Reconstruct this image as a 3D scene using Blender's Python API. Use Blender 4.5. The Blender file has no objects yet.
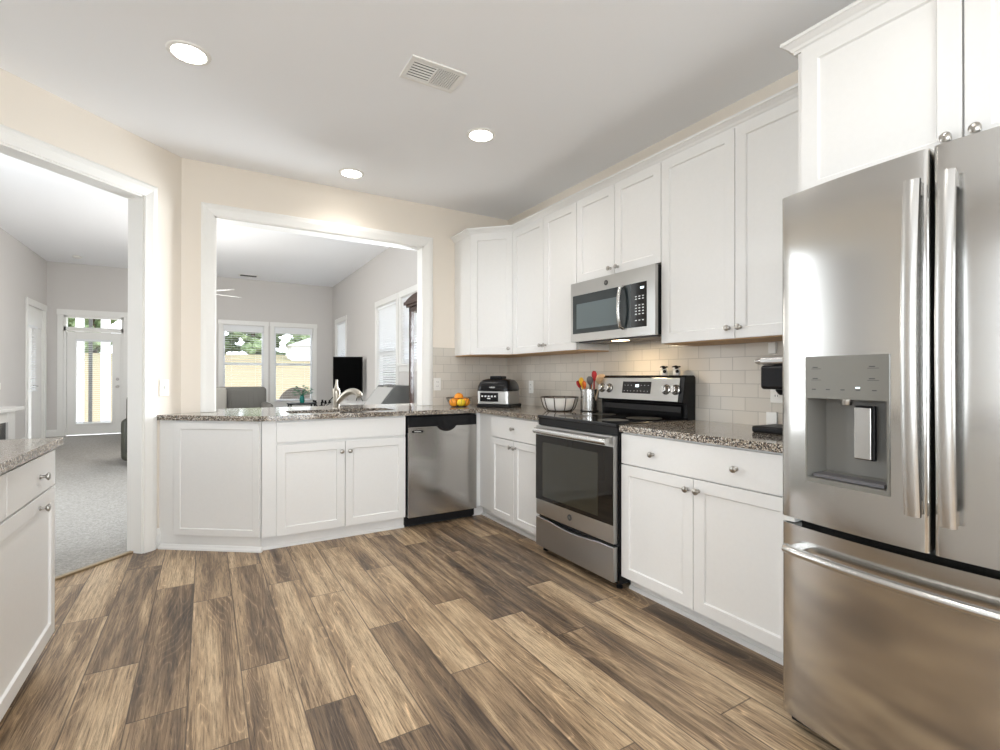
import bpy, bmesh, math, random
from mathutils import Vector, Matrix
random.seed(7)
C = bpy.context.scene.collection
PI = math.pi

# ------------------------------------------------------------------ camera
YAW, PITCH, ROLL, H = math.radians(30.8), math.radians(-0.197), math.radians(0.068), 1.18
fw = Vector((math.sin(YAW)*math.cos(PITCH), math.cos(YAW)*math.cos(PITCH), -math.sin(PITCH)))
rt = Vector((math.cos(YAW), -math.sin(YAW), 0)); up = rt.cross(fw)
rt2 = rt*math.cos(ROLL) + up*math.sin(ROLL); up2 = rt2.cross(fw)
cam = bpy.data.objects.new('camera', bpy.data.cameras.new('camera')); C.objects.link(cam)
m = Matrix.Identity(4)
for i in range(3):
    m[i][0], m[i][1], m[i][2] = rt2[i], up2[i], -fw[i]
m[2][3] = H
cam.matrix_world = m
cam.data.sensor_width = 36; cam.data.lens = 0.4936*36; cam.data.clip_start = 0.02; cam.data.clip_end = 500
bpy.context.scene.camera = cam
sc = bpy.context.scene
sc.view_settings.view_transform = 'Standard'; sc.view_settings.look = 'None'
sc.view_settings.gamma = 1; sc.view_settings.use_curve_mapping = False
sc.view_settings.exposure = 0.28
sc.cycles.use_denoising = True
sc.cycles.max_bounces = 10; sc.cycles.diffuse_bounces = 6; sc.cycles.glossy_bounces = 5
sc.cycles.transparent_max_bounces = 16; sc.cycles.sample_clamp_indirect = 6
sc.cycles.caustics_reflective = False; sc.cycles.caustics_refractive = False

# ------------------------------------------------------------------ world, sun, fill lights
w = bpy.data.worlds.new('world'); sc.world = w; w.use_nodes = True
nt = w.node_tree; bg = nt.nodes['Background']
bg.inputs[0].default_value = (0.86, 0.93, 1.0, 1); bg.inputs[1].default_value = 3.1
sun = bpy.data.objects.new('sun', bpy.data.lights.new('sun', 'SUN')); C.objects.link(sun)
sun.data.energy = 1.5; sun.data.angle = 0.02; sun.data.color = (1, 0.96, 0.88)
sun.rotation_euler = (math.radians(38), math.radians(-12), math.radians(35))

def area(name, loc, rot, sx, sy, e, col=(0.88, 0.945, 1.0)):
    l = bpy.data.lights.new(name, 'AREA'); l.shape = 'RECTANGLE'; l.size = sx; l.size_y = sy; l.energy = e; l.color = col
    o = bpy.data.objects.new(name, l); C.objects.link(o); o.location = loc; o.rotation_euler = rot
    return o
# area lights added as fill, set at unseen windows (built below)
area('fill_rear', (0.55, -2.62, 1.35), (PI/2, 0, 0), 2.4, 1.9, 82)
area('fill_breakfast', (-2.60, -0.6, 1.45), (PI/2, 0, -PI/2), 1.8, 1.5, 58)
area('fill_side', (-2.60, 5.85, 1.7), (PI/2, 0, -PI/2), 0.7, 2.7, 50)
area('fill_east', (2.66, 4.97, 1.7), (PI/2, 0, PI/2), 0.9, 1.4, 165)

# ------------------------------------------------------------------ materials
def newmat(name):
    m = bpy.data.materials.new(name); m.use_nodes = True
    return m, m.node_tree, m.node_tree.nodes['Principled BSDF']
def mat(name, col, rough=0.5, metal=0.0, spec=None, emit=None, es=0, bump=0, bscale=200, alpha=None, coat=0, trans=0):
    m, t, b = newmat(name)
    b.inputs['Base Color'].default_value = (*col, 1); b.inputs['Roughness'].default_value = rough
    b.inputs['Metallic'].default_value = metal
    if spec is not None: b.inputs['Specular IOR Level'].default_value = spec
    if coat: b.inputs['Coat Weight'].default_value = coat; b.inputs['Coat Roughness'].default_value = 0.05
    if trans: b.inputs['Transmission Weight'].default_value = trans
    if emit: b.inputs['Emission Color'].default_value = (*emit, 1); b.inputs['Emission Strength'].default_value = es
    n = t.nodes.new('ShaderNodeTexNoise'); n.inputs['Scale'].default_value = bscale; n.inputs['Detail'].default_value = 3
    tc = t.nodes.new('ShaderNodeTexCoord'); t.links.new(tc.outputs['Object'], n.inputs['Vector'])
    mx = t.nodes.new('ShaderNodeMix'); mx.data_type = 'RGBA'; mx.blend_type = 'MULTIPLY'; mx.inputs[0].default_value = 0.04
    mx.inputs[6].default_value = (*col, 1); t.links.new(n.outputs['Fac'], mx.inputs[7]); t.links.new(mx.outputs[2], b.inputs['Base Color'])
    if bump:
        bp = t.nodes.new('ShaderNodeBump'); bp.inputs['Strength'].default_value = bump; bp.inputs['Distance'].default_value = 0.002
        t.links.new(n.outputs['Fac'], bp.inputs['Height']); t.links.new(bp.outputs[0], b.inputs['Normal'])
    return m
class NB:
    def __init__(s, t): s.t = t
    def n(s, typ, **k):
        x = s.t.nodes.new(typ)
        for a, v in k.items(): setattr(x, a, v)
        return x
    def link(s, a, b): s.t.links.new(a, b)
    def math(s, op, a, b=None):
        x = s.n('ShaderNodeMath', operation=op)
        for i, v in enumerate((a, b)):
            if v is None: continue
            if isinstance(v, (int, float)): x.inputs[i].default_value = v
            else: s.link(v, x.inputs[i])
        return x.outputs[0]
    def ramp(s, fac, stops):
        r = s.n('ShaderNodeValToRGB'); e = r.color_ramp.elements
        while len(e) < len(stops): e.new(0.5)
        for i, (p, c) in enumerate(stops): e[i].position = p; e[i].color = (*c, 1)
        s.link(fac, r.inputs[0]); return r.outputs[0]
    def mix(s, bt, fac, a, b):
        x = s.n('ShaderNodeMix', data_type='RGBA', blend_type=bt)
        for i, v in ((0, fac), (6, a), (7, b)):
            if isinstance(v, (int, float)): x.inputs[i].default_value = v
            elif isinstance(v, tuple): x.inputs[i].default_value = (*v, 1)
            else: s.link(v, x.inputs[i])
        return x.outputs[2]

M = {}
M['cab'] = mat('cabinet_white_paint', (0.775, 0.77, 0.755), 0.38, bscale=60)
M['wall'] = mat('cream_wall_paint', (0.80, 0.735, 0.65), 0.85, bump=0.05, bscale=300)
M['wall_grey'] = mat('greige_wall_paint', (0.66, 0.635, 0.61), 0.85, bump=0.05, bscale=300)
M['ceil'] = mat('ceiling_white', (0.925, 0.935, 0.955), 0.9, bump=0.08, bscale=260)
M['trim'] = mat('trim_white_gloss', (0.84, 0.83, 0.80), 0.35)
M['vinyl'] = mat('window_white_vinyl', (0.80, 0.81, 0.82), 0.4)
M['slat'] = mat('blind_slat_white', (0.85, 0.86, 0.87), 0.85, spec=0.1)
M['knob'] = mat('brushed_nickel', (0.42, 0.40, 0.37), 0.28, 1.0)
M['nickel'] = mat('faucet_brushed_nickel', (0.40, 0.365, 0.31), 0.3, 1.0)
M['black'] = mat('black_enamel', (0.006, 0.006, 0.007), 0.22, spec=0.28)
M['blackp'] = mat('black_plastic', (0.009, 0.009, 0.01), 0.42, spec=0.22)
M['blackg'] = mat('black_glass', (0.004, 0.004, 0.005), 0.05, spec=0.45)
M['ovenglass'] = mat('oven_door_glass', (0.012, 0.010, 0.008), 0.03, spec=0.28)
M['ovenpane'] = mat('oven_inner_pane', (0.03, 0.029, 0.02), 0.03, spec=0.5)
M['microglass'] = mat('microwave_door_glass', (0.025, 0.034, 0.037), 0.08, spec=0.6)
M['screen'] = mat('screen_black', (0.001, 0.001, 0.001), 0.5, spec=0.02)
M['plate'] = mat('outlet_white_plastic', (0.85, 0.84, 0.80), 0.35)
M['slot'] = mat('outlet_slot_dark', (0.05, 0.05, 0.05), 0.6)
M['wood_under'] = mat('raw_birch_underside', (0.56, 0.36, 0.19), 0.6, bscale=40)
M['darkwood'] = mat('dark_cherry_wood', (0.05, 0.022, 0.015), 0.25, bscale=30)
M['dispgrey'] = mat('dispenser_grey', (0.20, 0.195, 0.175), 0.38, 0.4)
M['niche'] = mat('dispenser_niche_grey', (0.17, 0.165, 0.15), 0.4)
M['glyph'] = mat('pale_print', (0.75, 0.77, 0.78), 0.5)
M['glyphdark'] = mat('dark_print', (0.06, 0.06, 0.06), 0.5)
M['clock'] = mat('lit_clock_digits', (0.6, 0.8, 0.85), 0.5, emit=(0.8, 0.95, 1.0), es=1.6)
M['lamp'] = mat('lit_lamp_diffuser', (1, 1, 1), 0.5, emit=(1, 0.95, 0.86), es=14)
M['hoodlamp'] = mat('lit_hood_lamp', (1, 0.9, 0.7), 0.5, emit=(1, 0.72, 0.42), es=10)
M['orange'] = mat('orange_peel', (0.90, 0.33, 0.02), 0.45, bump=0.3, bscale=500)
M['lemon'] = mat('lemon_peel', (0.92, 0.66, 0.03), 0.45, bump=0.3, bscale=500)
M['wire'] = mat('bronze_wire', (0.07, 0.055, 0.045), 0.4, 0.8)
M['red'] = mat('red_silicone', (0.42, 0.015, 0.02), 0.35)
M['yellow'] = mat('yellow_plastic', (0.85, 0.48, 0.02), 0.35)
M['orangep'] = mat('orange_plastic', (0.62, 0.13, 0.02), 0.4)
M['greyp'] = mat('grey_nylon', (0.11, 0.105, 0.11), 0.4)
M['woodl'] = mat('pale_wood', (0.58, 0.42, 0.28), 0.55, bscale=50)
M['sofa'] = mat('grey_microfibre', (0.17, 0.165, 0.15), 0.9, bump=0.4, bscale=150)
M['sofal'] = mat('light_grey_throw', (0.42, 0.40, 0.36), 0.9, bump=0.4, bscale=150)
M['olive'] = mat('olive_leather', (0.055, 0.055, 0.04), 0.45, bump=0.3, bscale=60)
M['leaf'] = mat('green_leaf', (0.02, 0.16, 0.07), 0.45)
M['teal'] = mat('teal_glazed_vase', (0.01, 0.20, 0.17), 0.15)
M['deskgrey'] = mat('charcoal_painted_wood', (0.085, 0.085, 0.08), 0.5)
M['deskpale'] = mat('pale_panel', (0.48, 0.47, 0.45), 0.5)
M['bowl'] = mat('added_fan_glow', (1, 1, 1), 0.5, emit=(1, 0.95, 0.88), es=3)  # glow added to an unseen fan bowl, goes with the fill light
M['white'] = mat('painted_white', (0.82, 0.81, 0.79), 0.4)
M['fanwhite'] = mat('fan_blade_white', (0.70, 0.69, 0.67), 0.5)
M['rubber'] = mat('toe_kick_black', (0.01, 0.01, 0.01), 0.5)
M['threshold'] = mat('bronze_threshold', (0.33, 0.25, 0.15), 0.4, 0.3)
M['subtop'] = mat('grey_subtop', (0.32, 0.31, 0.28), 0.6)
M['bark'] = mat('bark', (0.13, 0.10, 0.07), 0.9, bump=0.5, bscale=20)
M['wicker'] = mat('grey_wicker', (0.16, 0.14, 0.12), 0.8, bump=0.6, bscale=90)
M['siding'] = mat('white_siding', (0.8, 0.8, 0.82), 0.6)
M['roof'] = mat('pale_roof', (0.75, 0.78, 0.84), 0.7)
M['concrete'] = mat('patio_concrete', (0.55, 0.53, 0.50), 0.8, bump=0.2, bscale=30)

def steel(name, col, rough, axis='z', streak=0.03):
    m, t, b = newmat(name); k = NB(t)
    tc = k.n('ShaderNodeTexCoord'); mp = k.n('ShaderNodeMapping'); k.link(tc.outputs['Object'], mp.inputs[0])
    mp.inputs['Scale'].default_value = (500, 500, 3) if axis == 'z' else (2, 2, 900)
    n = k.n('ShaderNodeTexNoise'); k.link(mp.outputs[0], n.inputs['Vector']); n.inputs['Scale'].default_value = 1; n.inputs['Detail'].default_value = 2
    n2 = k.n('ShaderNodeTexNoise'); k.link(tc.outputs['Object'], n2.inputs['Vector']); n2.inputs['Scale'].default_value = 2.2; n2.inputs['Detail'].default_value = 1
    b.inputs['Metallic'].default_value = 1
    k.link(k.mix('MULTIPLY', streak, col, n.outputs['Fac']), b.inputs['Base Color'])
    r = k.math('ADD', k.math('MULTIPLY', n.outputs['Fac'], 0.02), rough-0.01); k.link(r, b.inputs['Roughness'])
    b.inputs['Anisotropic'].default_value = 0.75
    tg = k.n('ShaderNodeTangent', direction_type='RADIAL', axis='Z'); k.link(tg.outputs[0], b.inputs['Tangent'])
    bp = k.n('ShaderNodeBump'); bp.inputs['Strength'].default_value = 0.33; bp.inputs['Distance'].default_value = 0.03
    k.link(n2.outputs['Fac'], bp.inputs['Height']); k.link(bp.outputs[0], b.inputs['Normal'])
    return m
M['steel'] = steel('stainless_steel', (0.56, 0.55, 0.53), 0.17)
M['steelh'] = steel('stainless_steel_rolled', (0.49, 0.485, 0.47), 0.28, 'h')
M['handle'] = mat('polished_steel_handle', (0.58, 0.575, 0.56), 0.27, 1.0)

def granite():
    m, t, b = newmat('speckled_granite'); k = NB(t)
    tc = k.n('ShaderNodeTexCoord')
    v = k.n('ShaderNodeTexVoronoi'); v.inputs['Scale'].default_value = 210; k.link(tc.outputs['Object'], v.inputs['Vector'])
    n = k.n('ShaderNodeTexNoise'); n.inputs['Scale'].default_value = 90; n.inputs['Detail'].default_value = 4; k.link(tc.outputs['Object'], n.inputs['Vector'])
    bw = k.n('ShaderNodeRGBToBW'); k.link(v.outputs['Color'], bw.inputs[0])
    f = k.math('ADD', k.math('MULTIPLY', bw.outputs[0], 0.6), k.math('MULTIPLY', n.outputs['Fac'], 0.45))
    c = k.ramp(f, [(0.30, (0.008, 0.008, 0.009)), (0.42, (0.035, 0.028, 0.024)), (0.50, (0.17, 0.13, 0.095)), (0.57, (0.34, 0.28, 0.215)), (0.68, (0.52, 0.47, 0.40)), (0.82, (0.68, 0.67, 0.64))])
    k.link(c, b.inputs['Base Color']); b.inputs['Roughness'].default_value = 0.08; b.inputs['Specular IOR Level'].default_value = 0.85
    return m
M['granite'] = granite()

def tile(axis):
    m, t, b = newmat('subway_tile_'+axis); k = NB(t)
    tc = k.n('ShaderNodeTexCoord'); sp = k.n('ShaderNodeSeparateXYZ'); k.link(tc.outputs['Object'], sp.inputs[0])
    cb = k.n('ShaderNodeCombineXYZ'); k.link(sp.outputs[1 if axis == 'y' else 0], cb.inputs[0])
    k.link(k.math('ADD', sp.outputs[2], -0.912), cb.inputs[1])
    br = k.n('ShaderNodeTexBrick'); k.link(cb.outputs[0], br.inputs['Vector'])
    br.inputs['Scale'].default_value = 1; br.inputs['Brick Width'].default_value = 0.153; br.inputs['Row Height'].default_value = 0.0765
    br.inputs['Mortar Size'].default_value = 0.0018; br.inputs['Mortar Smooth'].default_value = 0.2
    br.inputs['Color1'].default_value = (0.68, 0.635, 0.565, 1); br.inputs['Color2'].default_value = (0.62, 0.58, 0.515, 1); br.inputs['Mortar'].default_value = (0.45, 0.42, 0.37, 1)
    k.link(br.outputs['Color'], b.inputs['Base Color']); b.inputs['Roughness'].default_value = 0.18
    n = k.n('ShaderNodeTexNoise'); n.inputs['Scale'].default_value = 7; k.link(tc.outputs['Object'], n.inputs['Vector'])
    h = k.math('SUBTRACT', k.math('MULTIPLY', n.outputs['Fac'], 0.6), br.outputs['Fac'])
    bp = k.n('ShaderNodeBump'); bp.inputs['Strength'].default_value = 0.5; bp.inputs['Distance'].default_value = 0.003
    k.link(h, bp.inputs['Height']); k.link(bp.outputs[0], b.inputs['Normal'])
    return m
M['tiley'] = tile('y'); M['tilex'] = tile('x')

def plank_mat():
    m, t, b = newmat('wood_look_planks'); k = NB(t)
    at = k.n('ShaderNodeAttribute', attribute_name='tone'); ai = k.n('ShaderNodeAttribute', attribute_name='pid')
    uv = k.n('ShaderNodeUVMap', uv_map='UVMap'); su = k.n('ShaderNodeSeparateXYZ'); k.link(uv.outputs[0], su.inputs[0])
    tc = k.n('ShaderNodeTexCoord'); so = k.n('ShaderNodeSeparateXYZ'); k.link(tc.outputs['Object'], so.inputs[0])
    px, py = so.outputs[0], so.outputs[1]; pid = ai.outputs['Fac']
    def field(sx, sy, sc_, det=3, dist=0.0, rough=0.55):
        cb = k.n('ShaderNodeCombineXYZ'); k.link(k.math('MULTIPLY', px, sx), cb.inputs[0]); k.link(k.math('MULTIPLY', py, sy), cb.inputs[1])
        k.link(k.math('MULTIPLY', pid, 13.7), cb.inputs[2])
        n = k.n('ShaderNodeTexNoise'); k.link(cb.outputs[0], n.inputs['Vector']); n.inputs['Scale'].default_value = sc_
        n.inputs['Detail'].default_value = det; n.inputs['Distortion'].default_value = dist; n.inputs['Roughness'].default_value = rough
        return n.outputs['Fac']
    blot = field(11, 0.9, 1.0, 2, 0.3)
    med = field(34, 2.2, 1.0, 5, 1.2)
    fine = field(165, 6.0, 1.0, 6, 0.6, 0.8)
    # cathedral figure: contour lines of a slow field
    cath = field(6.5, 0.8, 1.0, 1.5, 0.5)
    rings = k.math('ABSOLUTE', k.math('SINE', k.math('MULTIPLY', cath, 75.0)))
    base = k.math('ADD', k.math('MULTIPLY', at.outputs['Fac'], 0.78), k.math('MULTIPLY', k.math('SUBTRACT', blot, 0.49), 1.6))
    base = k.math('ADD', base, k.math('MULTIPLY', k.math('SUBTRACT', med, 0.5), 0.8))
    col = k.ramp(base, [(0.0, (0.50, 0.375, 0.24)), (0.25, (0.375, 0.268, 0.165)), (0.5, (0.215, 0.148, 0.092)), (0.75, (0.115, 0.080, 0.054)), (1.0, (0.062, 0.045, 0.034))])
    g = k.ramp(fine, [(0.37, (0.30, 0.27, 0.24)), (0.50, (0.97, 0.96, 0.95)), (0.66, (1.5, 1.48, 1.45))])
    col = k.mix('MULTIPLY', 0.9, col, g)
    rr = k.ramp(rings, [(0.0, (1.75, 1.75, 1.72)), (0.30, (1, 1, 1)), (1.0, (0.80, 0.78, 0.76))])
    col = k.mix('MULTIPLY', k.math('MULTIPLY', k.ramp(blot, [(0.46, (0, 0, 0)), (0.58, (1, 1, 1))]), 0.85), col, rr)
    eu = k.math('MULTIPLY', k.math('MINIMUM', su.outputs[0], k.math('SUBTRACT', 1.0, su.outputs[0])), 0.178)
    ev = k.math('MULTIPLY', k.math('MINIMUM', su.outputs[1], k.math('SUBTRACT', 1.0, su.outputs[1])), 1.22)
    e = k.math('MINIMUM', eu, ev)
    seam = k.ramp(e, [(0.0008, (0, 0, 0)), (0.0022, (1, 1, 1))])
    col = k.mix('MIX', seam, (0.06, 0.04, 0.03), col)
    k.link(col, b.inputs['Base Color'])
    k.link(k.math('ADD', k.math('MULTIPLY', fine, 0.18), 0.28), b.inputs['Roughness']); b.inputs['Specular IOR Level'].default_value = 0.35
    bp = k.n('ShaderNodeBump'); bp.inputs['Strength'].default_value = 0.35; bp.inputs['Distance'].default_value = 0.001
    k.link(k.math('ADD', fine, k.math('MULTIPLY', seam, 1.5)), bp.inputs['Height']); k.link(bp.outputs[0], b.inputs['Normal'])
    return m
M['plank'] = plank_mat()

def noise_mat(name, stops, scale, rough=0.9, bump=0.5, det=6, stretch=(1, 1, 1), dist=0.01):
    m, t, b = newmat(name); k = NB(t)
    tc = k.n('ShaderNodeTexCoord'); mp = k.n('ShaderNodeMapping'); mp.inputs['Scale'].default_value = stretch; k.link(tc.outputs['Object'], mp.inputs[0])
    n = k.n('ShaderNodeTexNoise'); n.inputs['Scale'].default_value = scale; n.inputs['Detail'].default_value = det; n.inputs['Roughness'].default_value = 0.62
    k.link(mp.outputs[0], n.inputs['Vector']); k.link(k.ramp(n.outputs['Fac'], stops), b.inputs['Base Color']); b.inputs['Roughness'].default_value = rough
    bp = k.n('ShaderNodeBump'); bp.inputs['Strength'].default_value = bump; bp.inputs['Distance'].default_value = dist
    k.link(n.outputs['Fac'], bp.inputs['Height']); k.link(bp.outputs[0], b.inputs['Normal'])
    return m
M['carpet'] = noise_mat('grey_carpet', [(0.3, (0.23, 0.218, 0.20)), (0.5, (0.32, 0.305, 0.28)), (0.7, (0.41, 0.39, 0.36))], 60, 0.95, 0.9, 10)
M['grass'] = noise_mat('dry_hillside_grass', [(0.3, (0.21, 0.155, 0.10)), (0.5, (0.24, 0.205, 0.115)), (0.7, (0.25, 0.245, 0.14))], 0.35, 0.95, 0.3, 8)
gm = M['grass'].node_tree; gk = NB(gm); gb = gm.nodes['Principled BSDF']; src = gb.inputs['Base Color'].links[0].from_socket
gtc = gk.n('ShaderNodeTexCoord'); gs = gk.n('ShaderNodeSeparateXYZ'); gk.link(gtc.outputs['Object'], gs.inputs[0]); gn = gk.n('ShaderNodeTexNoise'); gn.inputs['Scale'].default_value = 0.25; gk.link(gtc.outputs['Object'], gn.inputs['Vector'])
gf = gk.ramp(gk.math('ADD', gk.math('MULTIPLY', gs.outputs[1], 0.01), gk.math('MULTIPLY', gn.outputs['Fac'], 0.2)), [(0.50, (0, 0, 0)), (0.60, (1, 1, 1))])
gk.link(gk.mix('MIX', gf, (0.27, 0.215, 0.13), src), gb.inputs['Base Color'])
M['foliage'] = noise_mat('tree_foliage', [(0.3, (0.12, 0.18, 0.09)), (0.5, (0.22, 0.29, 0.15)), (0.7, (0.34, 0.40, 0.24))], 1.4, 0.8, 0.8, 8)

def glass_mat():
    m = bpy.data.materials.new('window_pane_glass'); m.use_nodes = True; t = m.node_tree; t.nodes.clear(); k = NB(t)
    tr = k.n('ShaderNodeBsdfTransparent'); gl = k.n('ShaderNodeBsdfGlossy'); gl.inputs['Roughness'].default_value = 0.12
    fr = k.n('ShaderNodeFresnel'); fr.inputs[0].default_value = 1.06; mx = k.n('ShaderNodeMixShader'); o = k.n('ShaderNodeOutputMaterial')
    k.link(fr.outputs[0], mx.inputs[0]); k.link(tr.outputs[0], mx.inputs[1]); k.link(gl.outputs[0], mx.inputs[2]); k.link(mx.outputs[0], o.inputs[0])
    return m
M['glass'] = glass_mat()

# ------------------------------------------------------------------ mesh helpers
def obj(name, bm, m, parent=None, smooth=False, bevel=0, loc=(0, 0, 0), rz=0, seg=2):
    me = bpy.data.meshes.new(name); bmesh.ops.recalc_face_normals(bm, faces=bm.faces); bm.to_mesh(me); bm.free()
    ms = m if isinstance(m, (list, tuple)) else [m]
    for q in ms: me.materials.append(M[q] if isinstance(q, str) else q)
    o = bpy.data.objects.new(name, me); C.objects.link(o); o.location = loc; o.rotation_euler = (0, 0, rz)
    if parent: o.parent = parent
    if smooth:
        for p in me.polygons: p.use_smooth = True
        if smooth != 'all':
            try: me.set_sharp_from_angle(angle=math.radians(40))
            except Exception: pass
    if bevel:
        b = o.modifiers.new('bevel', 'BEVEL'); b.width = bevel; b.segments = seg; b.limit_method = 'ANGLE'; b.angle_limit = math.radians(50)
    return o
def thing(name, label, cat, loc=(0, 0, 0), rz=0, group=None):
    o = bpy.data.objects.new(name, None); C.objects.link(o); o.empty_display_size = 0.1
    o.location = loc; o.rotation_euler = (0, 0, rz); o['label'] = label; o['category'] = cat
    if group: o['group'] = group
    return o
def tag(o, label, cat, group=None, kind=None):
    o['label'] = label; o['category'] = cat
    if group: o['group'] = group
    if kind: o['kind'] = kind
    return o
def struct(name, bm, m, label=None, bevel=0, parent=None, smooth=False):
    o = obj(name, bm, m, parent, bevel=bevel, smooth=smooth); o['kind'] = 'structure'
    if label: o['label'] = label
    return o
def sempty(name, label=None, loc=(0, 0, 0), rz=0):
    o = bpy.data.objects.new(name, None); C.objects.link(o); o.location = loc; o.rotation_euler = (0, 0, rz); o['kind'] = 'structure'
    if label: o['label'] = label
    return o
def B(): return bmesh.new()
def box(bm, x0, x1, y0, y1, z0, z1, mi=0):
    v = [bm.verts.new(p) for p in ((x0,y0,z0),(x1,y0,z0),(x1,y1,z0),(x0,y1,z0),(x0,y0,z1),(x1,y0,z1),(x1,y1,z1),(x0,y1,z1))]
    for f in ((0,3,2,1),(4,5,6,7),(0,1,5,4),(1,2,6,5),(2,3,7,6),(3,0,4,7)):
        q = bm.faces.new([v[i] for i in f]); q.material_index = mi
    return bm
def prism(bm, pts, z0, z1):
    a = [bm.verts.new((p[0], p[1], z0)) for p in pts]; b = [bm.verts.new((p[0], p[1], z1)) for p in pts]; n = len(pts)
    bm.faces.new(a[::-1]); bm.faces.new(b)
    for i in range(n): bm.faces.new([a[i], a[(i+1) % n], b[(i+1) % n], b[i]])
    return bm
def extr(bm, prof, axis, a0, a1):
    """extrude profile along an axis; prof 2D in the other two axes (x: (y,z), y: (x,z))"""
    def P(p, t): return (t, p[0], p[1]) if axis == 'x' else (p[0], t, p[1])
    a = [bm.verts.new(P(p, a0)) for p in prof]; b = [bm.verts.new(P(p, a1)) for p in prof]; n = len(prof)
    bm.faces.new(a[::-1]); bm.faces.new(b)
    for i in range(n): bm.faces.new([a[i], a[(i+1) % n], b[(i+1) % n], b[i]])
    return bm
def frame_to(d):
    d = Vector(d).normalized(); u = Vector((0, 0, 1)) if abs(d.z) < 0.95 else Vector((1, 0, 0))
    a = d.cross(u).normalized(); return a, d.cross(a).normalized()
def tube(bm, pts, r, n=10, closed=False, sy=1.0):
    pts = [Vector(p) for p in pts]; rings = []; N = len(pts)
    rs = r if isinstance(r, (list, tuple)) else [r]*N
    pa = None
    for i, p in enumerate(pts):
        if closed: d = pts[(i+1) % N]-pts[i-1]
        else: d = pts[min(i+1, N-1)]-pts[max(i-1, 0)]
        d.normalize()
        if pa is None: a, b = frame_to(d)
        else:
            a = (pa-d*pa.dot(d)).normalized(); b = d.cross(a).normalized()
        pa = a
        rings.append([bm.verts.new(p+(a*math.cos(2*PI*k/n)+b*math.sin(2*PI*k/n)*sy)*rs[i]) for k in range(n)])
    for i in range(N if closed else N-1):
        A, Bq = rings[i], rings[(i+1) % N]
        for k in range(n): bm.faces.new([A[k], A[(k+1) % n], Bq[(k+1) % n], Bq[k]])
    if not closed:
        bm.faces.new(rings[0][::-1]); bm.faces.new(rings[-1])
    return bm
def lathe(bm, prof, n=24, c=(0, 0, 0), axis='z', sx=1, sy=1):
    def P(r, h, t):
        a, b = r*math.cos(t)*sx, r*math.sin(t)*sy
        return {'z': (c[0]+a, c[1]+b, c[2]+h), 'y': (c[0]+a, c[1]+h, c[2]+b), 'x': (c[0]+h, c[1]+a, c[2]+b)}[axis]
    rings = []
    for r, h in prof:
        if r < 1e-6: rings.append([bm.verts.new(P(0, h, 0))])
        else: rings.append([bm.verts.new(P(r, h, 2*PI*k/n)) for k in range(n)])
    for A, Q in zip(rings, rings[1:]):
        for k in range(n):
            j = (k+1) % n
            if len(A) == 1 and len(Q) == 1: continue
            if len(A) == 1: bm.faces.new([A[0], Q[k], Q[j]])
            elif len(Q) == 1: bm.faces.new([A[k], Q[0], A[j]])
            else: bm.faces.new([A[k], A[j], Q[j], Q[k]])
    if len(rings[0]) > 1: bm.faces.new(rings[0][::-1])
    if len(rings[-1]) > 1: bm.faces.new(rings[-1])
    return bm
def ball(bm, c, r, s=(1, 1, 1), u=16, v=10):
    mt = Matrix.Translation(c) @ Matrix.Diagonal((r*s[0], r*s[1], r*s[2], 1))
    bmesh.ops.create_uvsphere(bm, u_segments=u, v_segments=v, radius=1, matrix=mt); return bm
def rot_bm(bm, ang, axis, cent): bmesh.ops.rotate(bm, verts=bm.verts, cent=cent, matrix=Matrix.Rotation(ang, 3, axis)); return bm
def cr(pts, n=6):
    P = [Vector(p) for p in pts]; P = [P[0]*2-P[1]]+P+[P[-1]*2-P[-2]]; out = []
    for i in range(1, len(P)-2):
        for k_ in range(n):
            t = k_/n; a, b, c_, d = P[i-1], P[i], P[i+1], P[i+2]
            out.append(0.5*((2*b)+(c_-a)*t+(2*a-5*b+4*c_-d)*t*t+(3*b-a-3*c_+d)*t**3))
    return out+[P[-2]]
def text_mesh(name, s, size, m, parent, loc, rot, depth=0.0006):
    cu = bpy.data.curves.new(name, 'FONT'); cu.body = s; cu.size = size; cu.extrude = depth; cu.align_x = 'CENTER'; cu.align_y = 'CENTER'; cu.resolution_u = 3
    t = bpy.data.objects.new(name, cu); C.objects.link(t); dg = bpy.context.evaluated_depsgraph_get()
    me = bpy.data.meshes.new_from_object(t.evaluated_get(dg)); bpy.data.objects.remove(t); bpy.data.curves.remove(cu)
    me.materials.clear(); me.materials.append(M[m]); o = bpy.data.objects.new(name, me); C.objects.link(o)
    o.parent = parent; o.location = loc; o.rotation_euler = rot; return o

# ------------------------------------------------------------------ the room shell
XW, YB, ZC, ZG = 2.62, 4.25, 2.765, 3.40      # right wall, back wall, kitchen ceiling, great room ceiling
XL, YF, YR = -2.64, 12.65, -2.5               # left wall, far wall, rear wall
WT = 0.125
CX = -0.155                                    # corner between back wall and angled wall
s2 = math.sqrt(0.5)
def wallbox(bm, a, b, th, z0, z1):            # wall piece from a to b, thickness th towards the left of a->b
    a, b = Vector(a), Vector(b); d = (b-a).normalized(); n = Vector((-d.y, d.x))*th
    return prism(bm, [a, b, b+n, a+n], z0, z1)
def wall_holes(bm, a, b, th, z0, z1, holes):  # holes: (t0, t1, h0, h1) along a->b
    a, b = Vector(a), Vector(b); L = (b-a).length; d = (b-a)/L
    t = 0
    for (t0, t1, h0, h1) in sorted(holes):
        if t0 > t+1e-4: wallbox(bm, a+d*t, a+d*t0, th, z0, z1)
        if h0 > z0+1e-4: wallbox(bm, a+d*t0, a+d*t1, th, z0, h0)
        if h1 < z1-1e-4: wallbox(bm, a+d*t0, a+d*t1, th, h1, z1)
        t = t1
    if L > t+1e-4: wallbox(bm, a+d*t, b, th, z0, z1)
    return bm

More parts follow.
